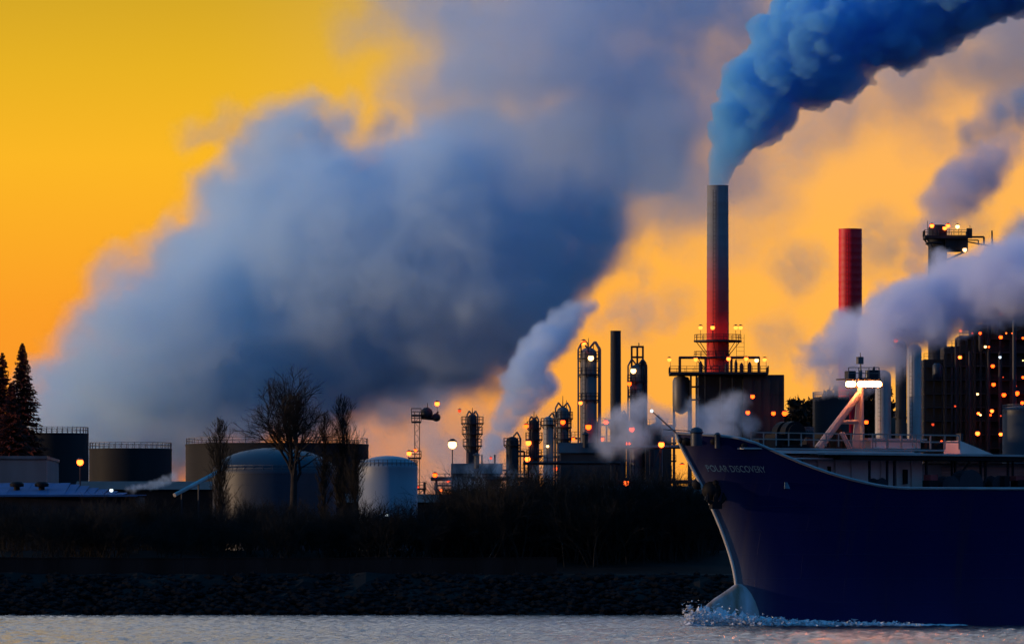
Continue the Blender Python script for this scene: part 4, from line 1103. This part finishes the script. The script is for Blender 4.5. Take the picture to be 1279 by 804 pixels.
# sloped stair housing at the end of the forecastle
a, b_ = ship_u(1199, 5), ship_u(1240, 5); d = ship_D(a, 5)
z1, z0 = Z(550, d), Z(566.5, d)
m = MB(); q = [uv_to_world(u, vv, z) for vv in (2, 5) for (u, z) in ((a, z0), (b_, z0), (a, z1))]; m.add(q, [(0, 2, 1), (3, 4, 5), (0, 1, 4, 3), (1, 2, 5, 4), (2, 0, 3, 5)]); m.build('stair_housing', 'cream', ship)
slab('deck_shelter', 1088, 1150, 549.5, 560, -5, 0, 'cream'); slab('shelter_roof', 1084, 1158, 547.3, 549.3, -5.5, .5, 'steel_pale')
for px in (1158, 1172, 1186): slab('deck_box', px, px + 9, 551, 560, -3, 1, 'black')
slab('bollard', 1200, 1203, 541, 550, 2.5, 3.3, 'steel_dark')
# dark fittings behind the rail
for (px, w_, yt) in ((1032, 10, 541), (1048, 8, 536), (1060, 9, 540), (1012, 8, 546), (955, 14, 547), (968, 6, 545)): slab('deck_fitting', px - w_ / 2, px + w_ / 2, yt, 560, -4, -2.4, 'black')
# foremast: tapered box post, raking strut, tie, lamp crosstree
mx_ = ship_u(1073, 0)
def mast_pt(px, py, v=0.0): return SP(px, py, v)
c0, c1 = SP(1072, 560), SP(1074.5, 484)
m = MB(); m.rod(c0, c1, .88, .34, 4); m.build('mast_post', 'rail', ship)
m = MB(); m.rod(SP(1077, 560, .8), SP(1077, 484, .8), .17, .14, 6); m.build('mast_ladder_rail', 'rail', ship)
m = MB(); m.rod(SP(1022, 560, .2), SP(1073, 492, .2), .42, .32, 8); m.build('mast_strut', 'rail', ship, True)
m = MB(); m.rod(SP(1048, 527, .2), SP(1071, 526.5, .2), .22, n=6); m.build('mast_tie', 'rail', ship)
m = MB(); m.rod(SP(1050, 540, 1), SP(1060, 560, 1), .14, n=5); m.rod(SP(1053, 540, 1), SP(1063, 560, 1), .14, n=5); m.build('mast_ladder', 'rail', ship)
m = MB(); a, b_ = SP(1058, 483), SP(1102, 482)
m.rod(a, b_, .16, n=6); m.build('crosstree', 'steel_dark', ship)
slab('mast_platform', 1060, 1098, 472.5, 474, -1.2, 1.2, 'steel_dark')
m = MB()
for (pa, pb) in ((1060, 1098),): rail_line(m, SP(pa, 473, 1.1), SP(pb, 473, 1.1), 1.1, 1.0, .05)
m.pipe([SP(1083, 473), SP(1083, 463), SP(1098, 463), SP(1098, 473)], .09, 5); m.build('mast_railing', 'steel', ship)
m = MB(); m.rod(SP(1075, 484), SP(1075, 462), .2, .14, 6); m.rod(SP(1075, 462), SP(1074.5, 440), .09, .04, 5); m.box(SP(1074, 450), (.6, .4, .7), TH); m.rod(SP(1070, 447), SP(1078, 447), .05); m.build('topmast', 'steel', ship)
m = MB(); m.box(SP(1062, 469), (.8, .8, .9), TH); m.build('junction_box', 'steel_dark', ship)
m = MB(); m.box(SP(1090, 468), (1.2, .8, .9), TH); m.rod(SP(1090, 468), SP(1092, 458), .2, .1); m.build('radar_box', 'steel_dark', ship)
for px in (1060.5, 1064.5, 1075, 1080, 1085, 1091, 1097):
    h = MB(); c = SP(px, 479.5, .6); h.lathe((c.x, c.y), [(.3, c.z + .28), (.34, c.z + .36), (.2, c.z + .6)], 10)
    lo = h.build('floodlight', 'steel_dark', ship)
    b2 = MB(); b2.ball(c, .30, 10, 6, (1.15, 1.15, .95)); b2.build('bulb', 'flood', lo, True)
# ------------------------------------------------------------------ smoke and steam (real volumes)
def union_mesh(name, lobes, voxel, grow=0.0):
    """One closed skin round a heap of balls (centre, radius, squash in z)."""
    vs, fs, n = [], [], 0
    for (c, r) in lobes:
        v, f = ICO2
        vs.append(v * (r + grow) + np.array(c)); fs.append(f + n); n += len(v)
    me = bpy.data.meshes.new(name)
    me.from_pydata(np.concatenate(vs).tolist(), [], np.concatenate(fs).tolist())
    o = bpy.data.objects.new(name, me); COL.objects.link(o)
    m = o.modifiers.new('skin', 'REMESH'); m.mode = 'VOXEL'; m.voxel_size = voxel; m.use_smooth_shade = True
    dg = bpy.context.evaluated_depsgraph_get()
    me2 = bpy.data.meshes.new_from_object(o.evaluated_get(dg))
    bpy.data.objects.remove(o); bpy.data.meshes.remove(me)
    me2.name = name
    return me2

def reskin(me, voxel):
    o = bpy.data.objects.new(me.name, me); COL.objects.link(o)
    m = o.modifiers.new('skin', 'REMESH'); m.mode = 'VOXEL'; m.voxel_size = voxel; m.use_smooth_shade = True
    dg = bpy.context.evaluated_depsgraph_get()
    me2 = bpy.data.meshes.new_from_object(o.evaluated_get(dg)); nm = me.name
    bpy.data.objects.remove(o); bpy.data.meshes.remove(me); me2.name = nm
    return me2

def billow(me, amps, seed=0, damp=None):
    """Pushes the skin in and out along its normals at several sizes: (size in m, height in m)."""
    n = len(me.vertices)
    co = np.empty(n * 3); me.vertices.foreach_get('co', co); co = co.reshape(-1, 3)
    no = np.empty(n * 3); me.vertices.foreach_get('normal', no); no = no.reshape(-1, 3)
    for size, amp in amps:
        d = np.empty(n)
        for i in range(n):
            q = co[i] / size
            d[i] = abs(mnoise.noise(Vector((q[0] + seed * 7.1, q[1] - seed * 3.3, q[2] + seed * 1.7)))) * 2.0 - 0.35
        if damp is not None: d = d * np.clip((np.linalg.norm(co - np.array(damp[0]), axis=1)) / damp[1], 0.12, 1)
        co = co + no * (d * amp)[:, None]
        me.vertices.foreach_set('co', co.ravel()); me.update()
        me.vertices.foreach_get('normal', no.ravel())
        no = np.empty(n * 3); me.vertices.foreach_get('normal', no); no = no.reshape(-1, 3)
    return me

def volume_mat(name, density, colour=(0.95, 0.96, 0.98), g=0.3, absorb=None):
    m = bpy.data.materials.new(name); m.use_nodes = True
    t = m.node_tree; t.nodes.clear()
    out = N(t, 'ShaderNodeOutputMaterial')
    pv = N(t, 'ShaderNodeVolumePrincipled')
    pv.inputs['Color'].default_value = (*colour, 1)
    pv.inputs['Density'].default_value = density
    pv.inputs['Anisotropy'].default_value = g
    if absorb: pv.inputs['Absorption Color'].default_value = (*absorb, 1)
    t.links.new(pv.outputs[0], out.inputs['Volume'])
    return m, t, pv

def soft_volume_mat(name, lobes, density, soft, warp=(0.0, 1.0), erode=0.0, detail=3.0, colour=(0.95, 0.96, 0.98), g=0.3, step=1.0):
    """Density falls off from the middle of every ball to its rim over `soft` of the radius, its rims bent by noise."""
    m, t, pv = volume_mat(name, 0.0, colour, g)
    m.cycles.volume_step_rate = step
    geo = N(t, 'ShaderNodeNewGeometry')
    nz = N(t, 'ShaderNodeTexNoise', noise_dimensions='3D')
    nz.inputs['Scale'].default_value = 1.0 / warp[1]; nz.inputs['Detail'].default_value = detail
    nz.inputs['Roughness'].default_value = 0.55
    t.links.new(geo.outputs['Position'], nz.inputs['Vector'])
    ctr = N(t, 'ShaderNodeVectorMath', operation='SUBTRACT'); ctr.inputs[1].default_value = (0.5, 0.5, 0.5)
    t.links.new(nz.outputs['Color'], ctr.inputs[0])
    wv = N(t, 'ShaderNodeVectorMath', operation='MULTIPLY_ADD')
    wv.inputs[1].default_value = (warp[0] * 2,) * 3
    t.links.new(ctr.outputs[0], wv.inputs[0]); t.links.new(geo.outputs['Position'], wv.inputs[2])
    rmean = sum(r for _, r in lobes) / len(lobes)
    acc = None
    for (c, r) in lobes:
        d = N(t, 'ShaderNodeVectorMath', operation='DISTANCE'); d.inputs[1].default_value = tuple(c)
        t.links.new(wv.outputs[0], d.inputs[0])
        f = N(t, 'ShaderNodeMath', operation='SUBTRACT'); f.inputs[1].default_value = r
        t.links.new(d.outputs['Value'], f.inputs[0])
        if acc is None: acc = f.outputs[0]
        else:
            q = N(t, 'ShaderNodeMath', operation='SMOOTH_MIN'); q.inputs[2].default_value = rmean * 0.25
            t.links.new(acc, q.inputs[0]); t.links.new(f.outputs[0], q.inputs[1]); acc = q.outputs[0]
    f = N(t, 'ShaderNodeMapRange', interpolation_type='SMOOTHSTEP')
    f.inputs['From Min'].default_value = 0.0; f.inputs['From Max'].default_value = -rmean * soft
    t.links.new(acc, f.inputs['Value']); acc = f.outputs[0]
    if erode:
        e = N(t, 'ShaderNodeMapRange')
        e.inputs['From Min'].default_value = 0.35; e.inputs['From Max'].default_value = 0.65
        e.inputs['To Min'].default_value = max(0.04, 1 - erode); e.inputs['To Max'].default_value = 1 + erode
        nf = N(t, 'ShaderNodeTexNoise', noise_dimensions='3D')
        nf.inputs['Scale'].default_value = 2.2 / warp[1]; nf.inputs['Detail'].default_value = 3.0; nf.inputs['Roughness'].default_value = 0.6
        t.links.new(wv.outputs[0], nf.inputs['Vector']); t.links.new(nf.outputs[0], e.inputs['Value'])
        a = N(t, 'ShaderNodeMath', operation='MULTIPLY')
        t.links.new(acc, a.inputs[0]); t.links.new(e.outputs[0], a.inputs[1]); acc = a.outputs[0]
    s = N(t, 'ShaderNodeMath', operation='MULTIPLY'); s.inputs[1].default_value = density
    t.links.new(acc, s.inputs[0]); t.links.new(s.outputs[0], pv.inputs['Density'])
    return m

rng = random.Random(5)
def path_lobes(pts, D, depth, n, spread, rr=(0.6, 1.0)):
    """Balls heaped along a rising path of (column, row, half width in photo pixels)."""
    out = []
    seg = [math.dist(a[:2], b[:2]) for a, b in zip(pts, pts[1:])]
    tot = sum(seg)
    for i in range(n):
        u = tot * (i + rng.random()) / n
        j = 0
        while j < len(seg) - 1 and u > seg[j]:
            u -= seg[j]; j += 1
        a, b = pts[j], pts[j + 1]; f = u / seg[j]
        w = a[2] + (b[2] - a[2]) * f
        r = w * rng.uniform(*rr)
        q = rng.random() * math.tau; s = math.sqrt(rng.random()) * (w - r * 0.75) * spread
        px = a[0] + (b[0] - a[0]) * f + math.cos(q) * s
        py = a[1] + (b[1] - a[1]) * f + math.sin(q) * s
        d = D + rng.uniform(-1, 1) * depth * w * K * D
        c = P(px, py, d)
        out.append(((c.x, c.y, c.z), r * K * D))
    return out

# dense plume of the tall chimney
pts = [(898, 216, 13), (901, 206, 15), (906, 194, 20), (919, 163, 32), (948, 125, 52), (987, 84, 66), (1037, 46, 74), (1102, 12, 76), (1182, -32, 80), (1290, -90, 85), (1400, -140, 90)]
lob = path_lobes(pts, 1400, 0.5, 260, 1.05, (0.36, 0.70))
for k in range(12):
    c = P(896.5 + k * 0.75, 231 - k * 3.4, 1400); lob.append(((c.x, c.y, c.z), 2.0 + 0.13 * k))
me = union_mesh('smoke_plume', lob, 0.5)
mouth = (tuple(P(896.5, 232, 1400)), 20.0)
billow(me, [(6.5, 2.2), (3.0, 1.15)], 1, mouth)
me = reskin(me, 0.36); billow(me, [(1.7, .55), (.95, .16)], 4, mouth); me = reskin(me, 0.36)
m, _, _ = volume_mat('dense_smoke', 0.42, (0.36, 0.79, 1.0), 0.2)
o = link_mesh('smoke_plume', me, m)
tag(o, 'dense blue smoke plume pouring from the mouth of the tall chimney', 'smoke plume')
print('plume verts', len(me.vertices))


def cloud(name, spots, D, density, label, cat, soft=0.75, warp=(14.0, 30.0), erode=0.45, detail=4.0, colour=(0.86, 0.94, 1.0), g=0.35, voxel=5.0, grow=None, step=1.0, jitter=20.0, kind=None, swell=1.12):
    balls = []
    for (px, py, r) in spots:
        d = D + rng.uniform(-1, 1) * jitter
        c = P(px, py, d); balls.append(((c.x, c.y, c.z), r * K * d * swell))
    me = union_mesh(name, balls, voxel, warp[0] * 0.55 if grow is None else grow)
    m = soft_volume_mat(name + '_vapour', balls, density, soft, warp, erode, detail, colour, g, step)
    o = link_mesh(name, me, m)
    return tag(o, label, cat, kind=kind)

# great soft steam bank on the left
cloud('steam_cloud', [(690, 270, 120), (560, 320, 165), (430, 340, 165), (330, 380, 145), (240, 430, 125), (160, 450, 95), (110, 520, 95), (80, 570, 70),
      (375, 200, 80), (310, 275, 80), (235, 340, 66), (165, 370, 55), (480, 260, 100), (600, 240, 115), (720, 220, 100), (800, 190, 70), (275, 240, 50),
      (600, 420, 88), (510, 440, 100), (400, 460, 105), (290, 490, 95), (190, 530, 90), (650, 370, 85),
      (150, 328, 34), (128, 352, 28), (225, 280, 36), (262, 236, 32), (300, 196, 38), (350, 138, 34), (385, 132, 36), (420, 152, 36), (95, 410, 38), (66, 462, 34), (50, 512, 30), (190, 305, 30), (330, 165, 30), (470, 172, 34)], 1750, 0.15,
      'huge soft blue grey steam bank filling the sky left of the tall chimney', 'steam cloud', colour=(0.78, 0.92, 1.0), warp=(11.0, 20.0), soft=0.55, erode=0.7, detail=5.0, g=0.2, swell=1.06)
cloud('steam_cloud', [(450, 40, 50), (490, -20, 70), (560, 0, 110), (560, 110, 90), (660, 60, 130), (780, 60, 140), (690, 170, 90), (900, 20, 120), (860, 140, 90), (980, 60, 80), (800, -60, 150), (840, 230, 80), (870, 180, 100), (800, 140, 110), (700, 120, 110), (760, 170, 90), (860, 290, 40)], 1680, 0.075,
      'pale grey steam cloud drifting along the top edge above the blue bank', 'steam cloud', soft=0.9, colour=(0.80, 0.90, 1.0), erode=.7, detail=5.0)
cloud('steam_cloud', [(245, 170, 30), (285, 160, 34), (320, 170, 28)], 1800, 0.05,
      'small mauve steam wisp floating free left of the large bank', 'steam cloud', soft=0.8, warp=(7, 14), voxel=2.0)
# thin lit veil right of the chimney
cloud('steam_veil', [(945, 235, 60), (985, 180, 70), (1050, 130, 80), (1130, 80, 90), (1220, 40, 100), (1300, 30, 100), (920, 300, 50), (865, 260, 44), (935, 265, 50), (1250, 110, 60), (1170, 160, 50)], 2050, 0.048,
      'thin grey pink veil of steam under the dense blue plume', 'steam veil', soft=0.9, warp=(18, 36), colour=(0.98, 0.93, 0.93), g=0.3, erode=0.8, detail=4.5)
cloud('steam_veil', [(735, 290, 50), (700, 350, 46), (668, 405, 44), (770, 300, 34), (740, 345, 36), (800, 350, 34), (830, 300, 30), (850, 380, 34), (790, 410, 34), (1000, 330, 50), (1100, 300, 55), (970, 420, 45), (1130, 390, 45), (1215, 280, 40)], 2060, 0.040,
      'broken peach coloured steam low behind the tall chimney', 'steam veil', soft=0.9, warp=(9, 16), colour=(1.0, 0.90, 0.80), g=0.5, erode=0.95, detail=5.0, voxel=3.0)
# mauve wisps at the upper right
cloud('steam_wisp', [(1155, 310, 24), (1160, 285, 28), (1172, 258, 34), (1195, 235, 40), (1222, 215, 40), (1245, 195, 32), (1262, 180, 24), (1150, 335, 22)], 1650, 0.26,
      'mauve wisp of steam leaning right above the platform tower', 'steam plume', soft=0.7, warp=(6, 10), voxel=1.5, jitter=6, colour=(0.92, 0.88, 0.95), detail=5.0)
cloud('steam_wisp', [(1215, 165, 30), (1250, 145, 36), (1285, 130, 36), (1325, 112, 38), (1370, 95, 36), (1275, 290, 34), (1240, 160, 26)], 1700, 0.19,
      'faint mauve wisp of steam touching the right edge near the top', 'steam plume', soft=0.8, warp=(6, 12), voxel=1.5, jitter=6)
# broad plume low on the right
cloud('steam_plume', [(1005, 458, 22), (1030, 440, 32), (1065, 425, 42), (1105, 405, 50), (1150, 385, 56), (1195, 368, 58), (1240, 356, 56), (1290, 345, 60), (1345, 336, 60), (1405, 322, 62), (1470, 305, 62), (1540, 285, 62), (1290, 315, 42), (1040, 472, 28), (1078, 462, 32), (1112, 442, 36), (1060, 480, 22), (1150, 400, 50), (1090, 440, 36), (1050, 465, 28)], 1330, 0.65,
      'broad violet blue steam plume drifting in front of the red chimney', 'steam plume', soft=0.6, warp=(6, 9), voxel=1.5, jitter=6, detail=5.0, erode=.7, colour=(0.92, 0.93, 1.0), swell=1.04)
# white plume in the middle
cloud('steam_plume', [(605, 600, 17), (607, 590, 18), (610, 578, 18), (614, 566, 18), (619, 554, 19), (624, 545, 15), (632, 525, 20), (640, 505, 24), (650, 482, 28), (660, 460, 31), (668, 445, 32), (685, 425, 30), (700, 410, 28), (716, 395, 24), (732, 384, 18), (660, 500, 26), (680, 480, 24)], 1300, 0.55,
      'white steam plume leaning right left of the slim columns', 'steam plume', soft=0.55, warp=(3, 6), voxel=0.8, jitter=4, colour=(0.78, 0.89, 1.0), detail=5.0, swell=1.0, erode=.6)
cloud('steam_plume', [(745, 400, 20), (775, 388, 26), (805, 385, 28), (835, 395, 24), (800, 405, 22)], 1450, 0.07,
      'faint grey puff of steam behind the dark slim chimney', 'steam plume', soft=0.8, warp=(4, 8), voxel=1.2, jitter=5)

cloud('low_steam', [(480, 580, 34), (505, 560, 36), (535, 545, 38), (555, 575, 40), (580, 600, 30), (520, 600, 40), (610, 605, 30), (640, 600, 26)], 1335, 0.08,
      'pale low steam drifting round the bright white lamp', 'steam', soft=0.9, warp=(5, 10), voxel=1.5, jitter=8, colour=(0.95, 0.93, 0.92))
cloud('low_steam', [(545, 612, 12), (562, 604, 14), (580, 608, 14), (600, 604, 12), (622, 612, 12), (640, 606, 14)], 1195, 0.16,
      'small white steam puffs low in front of the pump house', 'steam', soft=0.9, warp=(2, 4), voxel=.8, jitter=4)
cloud('low_steam', [(762, 530, 20), (778, 520, 24), (798, 514, 24), (820, 522, 22), (840, 532, 22), (790, 545, 26), (760, 555, 24), (858, 528, 22), (880, 525, 24), (905, 515, 24), (920, 500, 20), (900, 540, 26), (870, 545, 22), (930, 530, 18), (866, 505, 14)], 1215, 0.26,
      'curling grey steam in front of the heater block above the ship bow', 'steam', soft=0.85, warp=(3, 5), voxel=.8, jitter=5, colour=(0.92, 0.92, 0.95), detail=5.0)
cloud('low_steam', [(160, 611, 6), (166, 610, 7), (173, 609, 7), (180, 608, 7), (187, 606, 8), (194, 605, 8), (201, 603, 9), (208, 600, 9), (217, 596, 9)], 1062, 0.5,
      'thin white steam trail low over the dark shed at the left', 'steam', soft=0.9, warp=(.8, 1.6), voxel=.25, jitter=1, swell=1.0)

cloud('low_steam', [(450, 560, 50), (490, 530, 50), (540, 520, 56), (590, 530, 56), (640, 540, 50), (690, 540, 46), (560, 580, 56), (620, 590, 50), (700, 590, 50), (740, 560, 40), (480, 600, 46), (790, 560, 40)], 1560, 0.045,
      'pinkish low steam haze behind the middle columns', 'steam', soft=0.9, warp=(9, 18), voxel=2.5, jitter=10, colour=(0.96, 0.92, 0.92), erode=.7)

cloud('low_steam', [(590, 590, 16), (606, 578, 18), (630, 588, 18), (655, 596, 16), (676, 590, 16), (600, 600, 16), (560, 590, 14)], 1236, 0.12,
      'drifting white steam at the feet of the stubby column and its neighbours', 'steam', soft=0.9, warp=(3, 5), voxel=.8, jitter=4, erode=.8, detail=5.0)

cloud('low_steam', [(60, 560, 40), (110, 550, 42), (170, 555, 44), (230, 545, 46), (290, 540, 46), (350, 545, 44), (410, 545, 42), (460, 555, 40)], 1520, 0.022,
      'thin warm steam haze behind the row of tanks at the left', 'steam', soft=0.9, warp=(9, 18), voxel=2.5, jitter=10, colour=(1.0, 0.93, 0.88), erode=.8)
